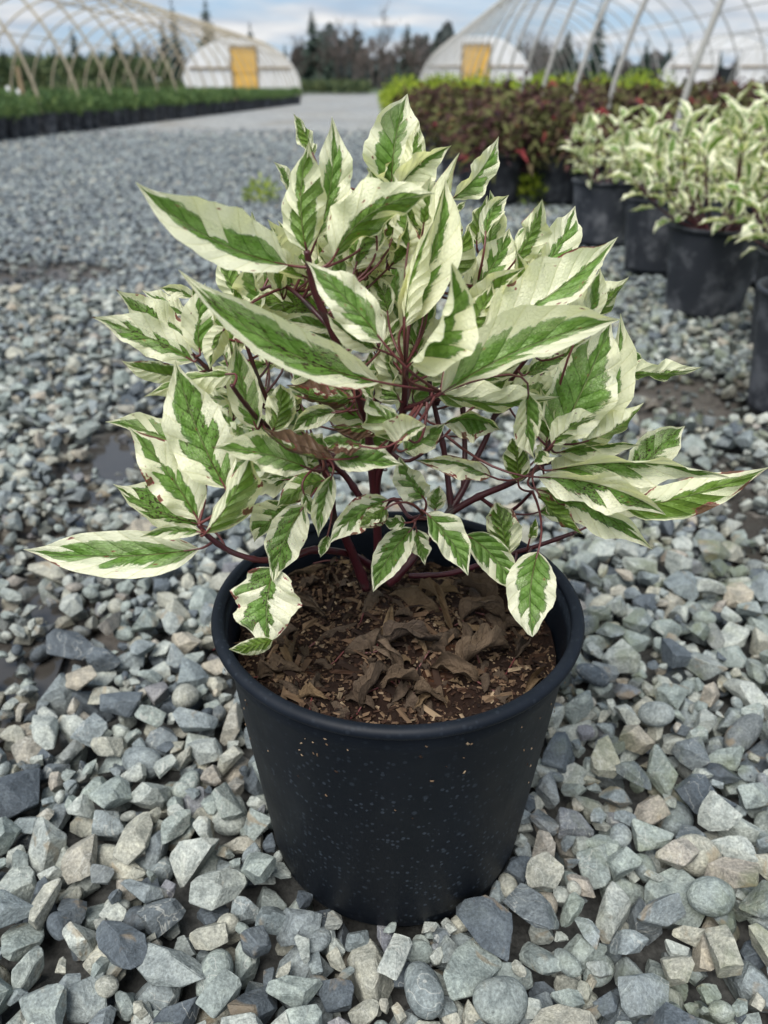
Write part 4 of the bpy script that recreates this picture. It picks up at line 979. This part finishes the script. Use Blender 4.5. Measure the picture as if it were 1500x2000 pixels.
# crown top
L(599, 490, 604, 275, 100, .465, .475, b=-14, r=-8, f=.30, c=.35, s=-1, g=(.62, .85), sp=.1, y=.35, seed=.137)
L(620, 462, 648, 227, 78, .50, .51, b=14, r=15, f=.3, g=(.45, .40), sp=.05)
L(612, 305, 573, 221, 30, .53, .54, b=4, r=30, s=-1, g=(.85, .85), y=.6)
L(563, 375, 534, 316, 22, .55, .55, b=8, r=30, g=(.5, .4))
L(561, 518, 262, 354, 112, .465, .42, b=-26, r=26, f=.62, c=.35, wv=.10, g=(.30, .62), sp=.1, seed=.412, tb=0, hk=-.06)
L(644, 527, 664, 321, 82, .52, .53, b=6, g=(.92, .62), sp=.55, e=.30, r=12)
L(652, 503, 850, 378, 96, .47, .45, b=34, r=24, f=.25, c=.5, s=-1, g=(.16, .88), sp=.2, y=.35, seed=.731)
L(765, 366, 796, 182, 104, .55, .56, b=-8, r=-10, f=.42, c=.2, g=(.72, .35), sp=.05)
L(788, 350, 817, 235, 40, .535, .545, b=6, r=-20, s=-1, g=(.18, .80), sp=.05, y=.1)
L(768, 385, 882, 284, 58, .53, .54, b=14, r=18, f=.45, g=(.04, .86), sp=.05)
L(883, 388, 974, 266, 46, .55, .56, b=-12, r=25, f=.5, g=(.0, .82), sp=.05)
L(785, 640, 870, 346, 98, .475, .50, b=18, r=8, f=.25, c=.4, g=(.22, .42), sp=.08, seed=.655)
L(834, 596, 898, 298, 70, .48, .52, b=-22, r=-20, f=.6, c=.4, s=-1, g=(.08, .25), sp=.05, e=.13, tw=1.1)
L(790, 636, 848, 430, 48, .455, .47, b=-14, r=-25, f=.55, c=.4, s=-1, g=(.0, .45), y=.15, sp=.05)
L(857, 548, 917, 438, 66, .515, .52, b=-6, r=-15, s=-1, g=(.92, .92), y=.75, sp=.2, tb=1)
L(889, 414, 911, 392, 12, .56, .57, s=-1, g=(.8, .8), y=.7, pet=False)
L(931, 478, 952, 381, 44, .56, .57, b=-6, r=-20, s=-1, g=(.9, .5), y=.75)
L(953, 492, 957, 371, 50, .55, .56, b=6, g=(.92, .55), sp=.05)
L(925, 562, 995, 445, 76, .53, .55, b=-10, r=8, g=(.6, .72), sp=.05)
L(1000, 578, 1055, 407, 68, .55, .57, b=8, r=-8, s=1, g=(.90, .75), sp=.4, y=.25)
L(1043, 550, 1124, 401, 76, .54, .57, b=-8, g=(.35, .80), sp=.15)
L(942, 652, 1205, 464, 104, .47, .50, b=-16, r=-24, f=.5, c=.3, g=(.10, .78), sp=.08, e=.22, seed=.291)
L(1108, 556, 1184, 474, 42, .53, .54, g=(.25, .6), s=1)
L(1098, 642, 1228, 541, 84, .50, .51, b=-12, r=22, f=.4, s=-1, g=(.28, .90), y=.55, sp=.4)
L(905, 652, 962, 552, 72, .47, .485, b=-8, s=-1, g=(.68, .62), y=.45, sp=.05, f=.15)
L(802, 710, 880, 514, 84, .425, .42, b=-26, r=30, f=.45, c=.9, s=1, g=(.05, .80), sp=.05, hk=.20, bl=.25, seed=.518)
L(808, 735, 935, 652, 84, .49, .50, b=8, s=-1, g=(.90, .85), sp=1.0, y=.35)
# long leaves in the middle
L(864, 768, 1217, 622, 112, .43, .45, b=20, r=-20, f=.5, c=.3, g=(.55, .45), sp=.12, seed=.864, wv=.1)
L(848, 765, 1095, 775, 56, .46, .47, b=-18, r=35, f=.3, s=-1, g=(.2, .88), y=.05, sp=.05)
L(1085, 862, 1195, 622, 132, .47, .50, b=-6, r=10, f=.2, c=.15, g=(.93, .62), sp=.15, seed=.377)
L(1165, 832, 1212, 612, 62, .50, .52, b=12, r=20, g=(.12, .3), sp=.05)
L(1208, 726, 1371, 717, 32, .52, .53, b=-10, r=45, f=.4, s=-1, g=(.12, .9), y=.55, sp=.4, hk=-.04)
L(1204, 706, 1255, 699, 34, .54, .55, g=(.85, .9), sp=.05)
L(1138, 864, 1258, 786, 60, .48, .49, b=-12, r=18, f=.45, s=-1, g=(.10, .88), y=.7, sp=.05)
L(1078, 868, 1172, 810, 46, .455, .46, b=10, r=22, f=.45, s=-1, g=(.06, .80), y=.35, sp=.05)
L(1090, 884, 1255, 868, 36, .49, .50, b=6, r=35, g=(.5, .6), y=.2)
L(1240, 938, 1338, 832, 80, .54, .56, b=8, g=(.78, .80), sp=.45)
L(1221, 994, 1503, 912, 80, .50, .49, b=-10, r=-8, f=.45, s=-1, g=(.30, .95), y=.65, sp=.03, e=.30, seed=.221)
L(1078, 918, 1427, 934, 50, .465, .46, b=22, r=42, f=.45, c=.35, g=(.03, .72), sp=.35, wv=.2, seed=.945)
L(1052, 932, 1302, 1006, 72, .455, .445, b=20, r=28, f=.5, c=.3, g=(.02, .78), sp=.8, seed=.563)
L(1045, 955, 1276, 1074, 66, .48, .46, b=18, r=20, f=.45, g=(.28, .55), sp=.35, wv=.22)
L(1050, 962, 1140, 1044, 32, .465, .45, b=-8, r=40, s=-1, g=(.9, .9), y=.7, e=.5)
L(1012, 942, 1000, 855, 52, .50, .505, s=-1, b=4, g=(.97, .97), y=.8, sp=.3, bl=.35, lab='olive green rounded leaf without a cream margin')
L(1032, 768, 1044, 896, 56, .45, .44, b=-8, f=.5, c=.5, g=(.75, .06), sp=.1, e=.1)
L(1068, 862, 1055, 757, 42, .48, .49, b=8, g=(.85, .35))
L(1060, 880, 1042, 905, 40, .45, .44, bl=.5, g=(.6, .3), pet=False)
L(1085, 938, 1182, 898, 50, .48, .49, b=6, r=30, s=-1, g=(.12, .75), sp=.3)
L(1190, 1004, 1305, 962, 62, .53, .54, b=8, g=(.12, .2), sp=.05)
L(1198, 980, 1226, 938, 18, .495, .50, g=(.6, .5), pet=False)
L(1052, 1000, 1180, 978, 58, .53, .54, g=(.3, .6), b=6)
# low front, over the soil
L(1051, 1078, 1040, 1244, 110, .455, .415, b=10, r=6, f=.2, c=-.35, g=(.75, .60), sp=.15, bl=.35, seed=.084, wv=.2)
L(911, 1045, 1006, 1160, 74, .475, .455, b=14, f=.2, g=(.88, .80), sp=.03, bl=.15)
L(833, 1003, 914, 1124, 72, .455, .43, b=10, f=.28, g=(.80, .82), sp=.06, bl=.1)
L(813, 1034, 830, 1104, 36, .475, .46, f=.2, g=(.7, .7))
L(806, 1032, 729, 1156, 62, .47, .445, b=10, f=.25, g=(.62, .78), sp=.15, bl=.15)
L(850, 997, 858, 948, 36, .49, .50, f=.3, g=(.75, .6))
L(992, 1084, 970, 982, 66, .48, .485, f=.2, g=(.82, .82), sp=.45, y=.25, bl=.3, e=.16, s=-1)
L(1035, 1052, 1047, 1010, 18, .48, .48, g=(.9, .8), y=.5)
L(957, 930, 809, 899, 46, .47, .455, b=10, r=-15, f=.3, g=(.45, .10), e=.5, sp=.1, tb=1, seed=.699)
L(828, 973, 780, 892, 60, .465, .46, b=-4, f=.2, g=(.60, .40), sp=.03, bl=.2)
L(790, 880, 870, 826, 56, .475, .47, b=-4, f=.3, g=(.72, .90), sp=.15, e=.14)
L(868, 828, 978, 840, 58, .475, .475, b=16, r=25, f=.65, c=.4, g=(.5, .7), e=.25, sp=.1)
L(800, 860, 718, 773, 78, .435, .43, b=-4, r=14, f=.25, c=.8, s=-1, g=(.85, .80), bl=.25, sp=.1)
L(775, 868, 832, 832, 60, .43, .43, b=10, r=-20, f=.5, c=.8, g=(.0, .35), bl=.2, e=.12)
L(702, 875, 830, 830, 48, .53, .53, g=(.8, .8), b=8)
# left middle
L(440, 952, 342, 702, 128, .435, .46, b=-10, r=-6, f=.22, c=.2, g=(.52, .82), sp=.35, seed=.318)
L(501, 836, 460, 664, 66, .47, .485, b=-8, f=.3, g=(.5, .78), sp=.12)
L(532, 842, 547, 750, 60, .465, .46, b=8, f=.35, s=-1, g=(.60, .75), y=.55, sp=.03, bl=.2)
L(600, 914, 413, 875, 84, .43, .41, b=10, r=8, f=.25, g=(.66, .72), sp=.03, seed=.472, tb=1)
L(652, 898, 511, 834, 42, .42, .41, b=-16, r=-30, f=.6, c=.8, s=-1, g=(.5, .6), e=1.25, sp=.2, lab='purplish brown curled leaf')
L(652, 897, 790, 909, 54, .43, .42, b=4, f=.28, g=(.82, .70), sp=.03)
L(708, 872, 628, 876, 26, .42, .42, b=8, r=40, f=.5, s=-1, g=(.5, .7), e=1.1)
L(656, 806, 568, 846, 44, .455, .45, b=12, f=.3, g=(.75, .62))
L(690, 777, 558, 752, 54, .46, .455, b=-12, r=-20, f=.6, c=.6, s=-1, g=(.9, .9), e=.95, sp=.4, lab='scorched olive brown leaf folded along its midrib')
L(712, 822, 600, 735, 112, .54, .55, b=10, g=(.72, .8), sp=.6)
L(742, 840, 643, 833, 24, .455, .45, r=40, s=-1, g=(.9, .9), e=1.2)
L(640, 880, 570, 864, 46, .475, .47, f=.2, g=(.85, .85))
L(636, 938, 540, 992, 52, .465, .455, b=10, s=-1, g=(.88, .82), y=.35, e=.18, sp=.1)
L(570, 990, 497, 1060, 64, .49, .48, b=10, g=(.80, .80), sp=.4)
L(594, 988, 533, 1136, 80, .455, .425, b=10, f=.2, g=(.80, .82), sp=.5, bl=.15, seed=.153)
L(593, 962, 616, 1010, 24, .455, .45, g=(.7, .7), sp=.2)
L(649, 928, 622, 1050, 44, .455, .44, b=6, f=.3, g=(.55, .62), sp=.05)
L(640, 1045, 626, 1089, 22, .455, .45, g=(.7, .7))
L(758, 977, 641, 1064, 62, .455, .435, b=14, f=.25, g=(.60, .55), e=.2, sp=.06)
L(755, 992, 702, 1028, 46, .445, .44, s=-1, g=(.8, .8), y=.5, e=.40, bl=.3)
L(792, 1021, 745, 1018, 28, .46, .455, g=(.85, .85))
L(535, 1108, 524, 1255, 132, .435, .405, b=8, f=.12, c=-.35, g=(.42, .90), sp=.55, e=.16, bl=.5, seed=.611, wv=.16)
L(532, 1250, 447, 1268, 36, .40, .395, b=-4, s=-1, g=(.75, .85), y=.8, bl=.1, pet=False, lab='yellowing leaf lying over the rim')
# left edge
L(388, 1072, 41, 1073, 96, .43, .425, b=-14, r=8, f=.30, c=.25, g=(.50, .55), sp=.12, seed=.826, wv=.08, e=.10)
L(394, 1040, 273, 1049, 30, .42, .415, b=8, f=.3, g=(.5, .5), sp=.02)
L(386, 1014, 250, 833, 98, .435, .45, b=8, r=6, f=.28, g=(.42, .58), sp=.03, e=.28, seed=.557)
L(388, 1024, 220, 945, 84, .46, .465, b=-10, f=.25, g=(.72, .80), sp=.75)
L(368, 880, 205, 824, 48, .47, .475, b=10, r=22, f=.35, g=(.42, .70), sp=.25)
L(401, 1042, 492, 882, 80, .415, .42, b=-10, r=-12, f=.6, c=.4, s=-1, g=(.12, .78), y=.1, sp=.03, e=.14, seed=.248)
L(378, 706, 178, 619, 78, .475, .47, b=8, r=10, f=.3, g=(.55, .48), sp=.6, tb=1, seed=.902)
L(364, 660, 226, 565, 62, .51, .51, b=-6, f=.3, g=(.6, .40), sp=.75, tb=1, e=.12)
L(363, 616, 276, 566, 32, .53, .53, g=(.5, .5), r=30)
L(378, 582, 310, 562, 26, .55, .55, g=(.6, .2), b=6)
L(358, 733, 237, 704, 42, .48, .475, b=-8, s=-1, g=(.10, .90), y=.65, sp=.05, e=.1)
L(455, 730, 281, 775, 48, .46, .455, b=10, r=25, f=.4, s=-1, g=(.12, .75), y=.3)
L(391, 690, 401, 553, 62, .475, .485, b=-8, f=.35, g=(.15, .85), sp=.05)
L(440, 640, 410, 722, 48, .47, .465, b=6, s=-1, g=(.06, .25), y=.2)
L(740, 746, 341, 522, 100, .43, .405, b=-36, r=14, f=.28, c=.25, g=(.52, .72), sp=.55, e=.14, seed=.049, wv=.10)
L(475, 592, 430, 497, 52, .54, .55, b=-6, g=(.3, .75), sp=.3, s=-1)
L(488, 592, 492, 492, 46, .535, .545, b=6, g=(.55, .3), sp=.3, s=-1, y=.2)
L(512, 576, 530, 513, 34, .55, .555, g=(.7, .4), s=-1, y=.3)
L(632, 622, 474, 598, 72, .50, .50, b=16, r=-15, f=.3, s=-1, g=(.35, .94), y=.55, sp=.95)
L(748, 668, 596, 509, 88, .425, .44, b=6, r=4, f=.32, c=.2, g=(.60, .62), sp=.02, seed=.484)
L(738, 682, 638, 612, 38, .45, .455, g=(.25, .5), b=-8)
L(650, 640, 555, 625, 34, .49, .49, g=(.2, .7), sp=.1)
L(760, 662, 722, 546, 64, .52, .53, g=(.82, .78), sp=.05)
L(596, 548, 574, 478, 40, .51, .52, g=(.3, .6))
L(572, 557, 520, 515, 38, .52, .525, g=(.85, .7), s=-1, y=.4)
L(622, 548, 618, 458, 52, .53, .54, g=(.1, .2), sp=.02)
L(716, 513, 690, 477, 28, .53, .53, s=-1, g=(.7, .8), y=.8)
L(706, 532, 766, 480, 50, .52, .52, b=8, r=20, f=.5, g=(.3, .5), e=.15)
L(738, 392, 776, 345, 34, .55, .555, g=(.4, .3))
L(690, 402, 726, 384, 32, .55, .555, g=(.6, .3))
L(714, 562, 772, 538, 52, .53, .535, g=(.2, .3), b=8)
L(668, 600, 700, 520, 60, .55, .56, g=(.7, .5))
# foliage behind, filling the crown
fr_ = random.Random(31)
ZONE = [(560, 470, 120, 90), (700, 470, 120, 110), (850, 500, 150, 120), (1000, 560, 160, 110), (480, 640, 120, 100), (650, 700, 170, 120), (850, 740, 180, 110), (1050, 720, 150, 110), (430, 800, 90, 110), (560, 880, 110, 70), (1150, 900, 110, 70), (1120, 800, 120, 80), (680, 850, 120, 70)]
for k in range(120):
    x, y, rx, ry = ZONE[k % len(ZONE)]
    x += fr_.uniform(-rx, rx) * .8; y += fr_.uniform(-ry, ry) * .8
    ox, oy = x - 770, y - 900
    if ((x - 780) / 420) ** 2 + ((y - 760) / 300) ** 2 > 1: continue
    a = math.atan2(oy, ox) + fr_.uniform(-.9, .9); ln = fr_.uniform(95, 170); Yb = fr_.uniform(.56, .63)
    if ((x + ln * math.cos(a) - 780) / 440) ** 2 + ((y + ln * math.sin(a) * .85 - 750) / 310) ** 2 > 1: continue
    L(x, y, x + ln * math.cos(a), y + ln * math.sin(a) * .85 + 12, ln * fr_.uniform(.34, .46), Yb, Yb + fr_.uniform(-.01, .05), b=fr_.uniform(-8, 14), r=fr_.uniform(-40, 40), f=fr_.uniform(.15, .5), s=fr_.choice([1, 1, -1]), g=(fr_.uniform(.3, .9), fr_.uniform(.3, .9)), sp=fr_.choice([.05, .1, .5]), y=fr_.choice([0, 0, .3]), nu=16, nv=8)
for k in range(150):
    low = k % 4 == 3; t_ = fr_.uniform(0, 6.283); q = math.sqrt(fr_.random())
    if low: x, y = 760 + 430 * q * math.cos(t_), 850 + 105 * q * math.sin(t_)
    else: x, y = 775 + 385 * q * math.cos(t_), 610 + 215 * q * math.sin(t_)
    if 650 < x < 1000 and y > 800: continue
    a = math.atan2(y - 940, (x - 770) * 1.1) + fr_.uniform(-.7, .7); ln = fr_.uniform(50, 85) if low else fr_.uniform(85, 140); ex_, ey_ = x + ln * math.cos(a), y + ln * math.sin(a)
    if ((ex_ - 785) / 455) ** 2 + ((ey_ - 700) / 395) ** 2 > 1: continue
    Yb = fr_.uniform(.48, .56)
    L(x, y, ex_, ey_, ln * fr_.uniform(.34, .48), Yb, Yb + fr_.uniform(-.03, .03), b=fr_.uniform(-10, 14), r=fr_.uniform(-50, 50), f=fr_.uniform(.2, .6), s=fr_.choice([1, 1, -1]), g=(fr_.uniform(.2, .85), fr_.uniform(.2, .85)), sp=fr_.choice([.05, .1, .6]), y=fr_.choice([0, .1, .4]), e=fr_.choice([0, 0, 0, .2]), nu=18, nv=8)


# broken leaf litter pressed into the soil
lv, lf_, lu, off = [], [], [], 0
for k in range(150):
    ra = .124 * math.sqrt(rr.random()); t_ = rr.uniform(0, 6.283); x, y = ra * math.cos(t_), ra * math.sin(t_); a_ = rr.uniform(0, 6.283); ln = rr.uniform(.010, .026)
    B_ = Vector((x, y, soil_z(x, y) + rr.uniform(-.002, .003))); T_ = B_ + Vector((math.cos(a_) * ln, math.sin(a_) * ln, rr.uniform(-.003, .006)))
    if math.hypot(T_.x, T_.y) > .122: continue
    V, F, UV, P, t = leaf_geo(B_, T_, (0, 0, ln * rr.uniform(0, .25)), ln * rr.uniform(.15, .32), (0, 0, 1), rr.uniform(-.8, .8), rr.uniform(-3, 3), rr.uniform(.1, 1.0), rr.uniform(.2, 2.0), .5, rr.choice([1, -1]), rr.random(), 9, 4, rr.uniform(.1, .6))
    lv.append(V); lf_.append(F + off); lu.append(UV); off += len(V)
lu = np.concatenate(lu); lt_ = np.zeros_like(lu); lt_[:, 0] = np.where((lu[:, 2] * 977) % 1 > .8, .6, .05)
o = hlink('leaf_litter', np_mesh('leaf_litter', np.concatenate(lv), np.concatenate(lf_), True, {'leafuv': lu, 'leaftone': lt_}), [MAT['dry']], soil); o['kind'] = 'stuff'

# ------------------------------------------------------------------ dry leaves on the soil
def dry(px, py, a, ln, wd, label, tone=0., seed=1, lift=.004, fold=.5, curl=1.2, tip=.0, bend=.18):
    # place on the soil plane
    d = at(px, py, 1.0) - CP; z = POT.z + SOIL + .004; t_ = (z - CP.z) / d.z; p = CP + d * t_
    e = Vector((math.cos(a), math.sin(a), 0)) * ln
    B = p - e / 2; T = p + e / 2; zb, zt = soil_z(B.x - POT.x, B.y - POT.y), soil_z(T.x - POT.x, T.y - POT.y)
    B.z = POT.z + zb + lift; T.z = POT.z + zt + lift + tip
    V, F, UV, P, t = leaf_geo(B, T, (0, 0, bend * ln), wd / 2, (0, 0, 1), lrs.uniform(-.5, .5), lrs.uniform(-2.4, 2.4), lrs.uniform(.4, 1.2), lrs.uniform(.8, 2.2), .42, lrs.choice([1, 1, -1]), seed * .0137 % 1, 26, 12, .1, lrs.uniform(-.1, .2), 2.2)
    rsd = np.random.RandomState(seed); uu, vv = UV[:, 0], UV[:, 1]; dsp = np.zeros(len(V))
    for q in range(5):
        fa, fb, ph_ = rsd.uniform(3, 12), rsd.uniform(1.5, 5), rsd.uniform(0, 6.28); dsp += np.sin(fa * uu + fb * vv + ph_) * np.sin(fb * 1.7 * vv - fa * .4 * uu + ph_ * 2) * wd * .075
    V[:, 2] += dsp; V[:, 0] += dsp * .6 * math.cos(seed); V[:, 1] += dsp * .6 * math.sin(seed)
    lim = np.array([POT.z + soil_z(v[0] - POT.x, v[1] - POT.y) for v in V]); V[:, 2] = np.maximum(V[:, 2], lim + .0006 + .0004 * np.arange(len(V)) / len(V))
    pth = [Vector(P[0]) - Vector(t[0]) * .022 + Vector((0, 0, .001)), Vector(P[0]) - Vector(t[0]) * .01 + Vector((0, 0, .002)), Vector(P[1])]
    for q in pth: q.z = max(q.z, POT.z + soil_z(q.x - POT.x, q.y - POT.y) + .001)
    pet = tube_geo(pth, .0006, .0007, 5); c0 = np.array(p)
    me = leaf_mesh('dry_leaf', V - c0[None], F, UV, (0, 0, 0), (tone, 0, 0), (pet[0] - c0[None], pet[1]))
    o = link('dry_leaf', me, None, [MAT['dry'], MAT['petiole']]); o.location = p; tag(o, label, 'dry leaf', 'dry leaves on the potting soil')
DRY = [
 (850, 1205, 2.2, .060, .024, 'tan dry leaf bent upright like a tent in the middle of the soil', .75, .010, .35),
 (810, 1200, 3.3, .058, .028, 'brown arched dry leaf joined to the upright tan one', .30, .006, .4),
 (755, 1240, 1.2, .040, .018, 'small tan curled dry leaf standing before the arched brown one', .6, .004, .3),
 (708, 1268, .4, .044, .030, 'grey brown dry leaf curled into a hollow tube', .05, .002, .3),
 (545, 1312, -.2, .046, .024, 'flat grey brown dry leaf near the wall under the round spotted leaf', .05, 0, .1),
 (618, 1330, 1.5, .044, .014, 'narrow dark dry leaf pointing at the front rim', .0, 0, .2),
 (735, 1345, .9, .046, .022, 'crinkled grey dry leaf against the front rim, ring shaped', .05, .002, .35),
 (790, 1340, .1, .048, .020, 'twisted grey dry leaf beside the ring shaped one', .05, .002, .3),
 (885, 1320, 2.7, .050, .030, 'broad taupe dry leaf with a thin red stalk lying near the front rim', .12, .001, .15),
 (950, 1288, .5, .058, .030, 'pointed taupe dry leaf with clear veins near the wall', .15, .006, .2),
 (800, 1285, .0, .060, .026, 'dark crumpled dry leaf in the centre front', .0, .002, .3),
 (868, 1265, .8, .052, .022, 'dark wrinkled dry leaf rolled along its length', .0, .003, .3),
 (945, 1210, .2, .050, .022, 'hook shaped grey dry leaf below the long hanging green leaf', .1, .004, .4),
 (995, 1205, -.3, .052, .026, 'wide grey dry leaf beside the hanging cream edged leaf', .08, .002, .2),
 (865, 1165, .1, .044, .016, 'pale tan dry leaf lying flat behind the tent shaped leaf', .7, .001, .15),
 (930, 1170, 2.6, .050, .028, 'dark brown dry leaf slumped under the pair of pointed green leaves', .1, .003, .3),
 (655, 1232, .3, .046, .026, 'blackened dry leaf beside the rusty patch of soil', .0, 0, .2),
 (600, 1190, -.6, .050, .022, 'grey dry leaf partly under the big round spotted leaf', .05, .002, .2),
 (720, 1180, 1.3, .042, .030, 'grey dry leaf hanging round the foot of the stems', .02, .004, .2),
 (470, 1215, .9, .040, .012, 'splintery pale strip of dry leaf against the wall of the pot', .5, .004, .2),
 (1020, 1260, 1.0, .036, .018, 'small dark dry leaf close to the wall below the hanging leaf', .0, .001, .2),
 (690, 1095, .1, .040, .014, 'ochre dry leaf lying behind the leaning red stem', .9, .002, .1),
 (600, 1110, .4, .050, .016, 'pinkish brown dry leaf strip at the back of the soil', .3, .002, .1),
 (760, 1300, 2.0, .040, .020, 'wrinkled umber dry leaf between the hollow tube and the front', .1, .001, .3),
 (840, 1350, -.4, .034, .016, 'small grey flake of dry leaf under the front rim', .1, 0, .2),
 (915, 1245, 1.9, .044, .022, 'dusky folded dry leaf right of the rolled one', .03, .002, .3),
]
for k, (x, y, a, ln, wd, lab, tone, tip, bend) in enumerate(DRY): dry(x, y, a, ln * .76, wd * .70, lab, min(1, tone * .9 + (k * 37 % 10) * .012), k + 3, .003, tip=tip, bend=bend)
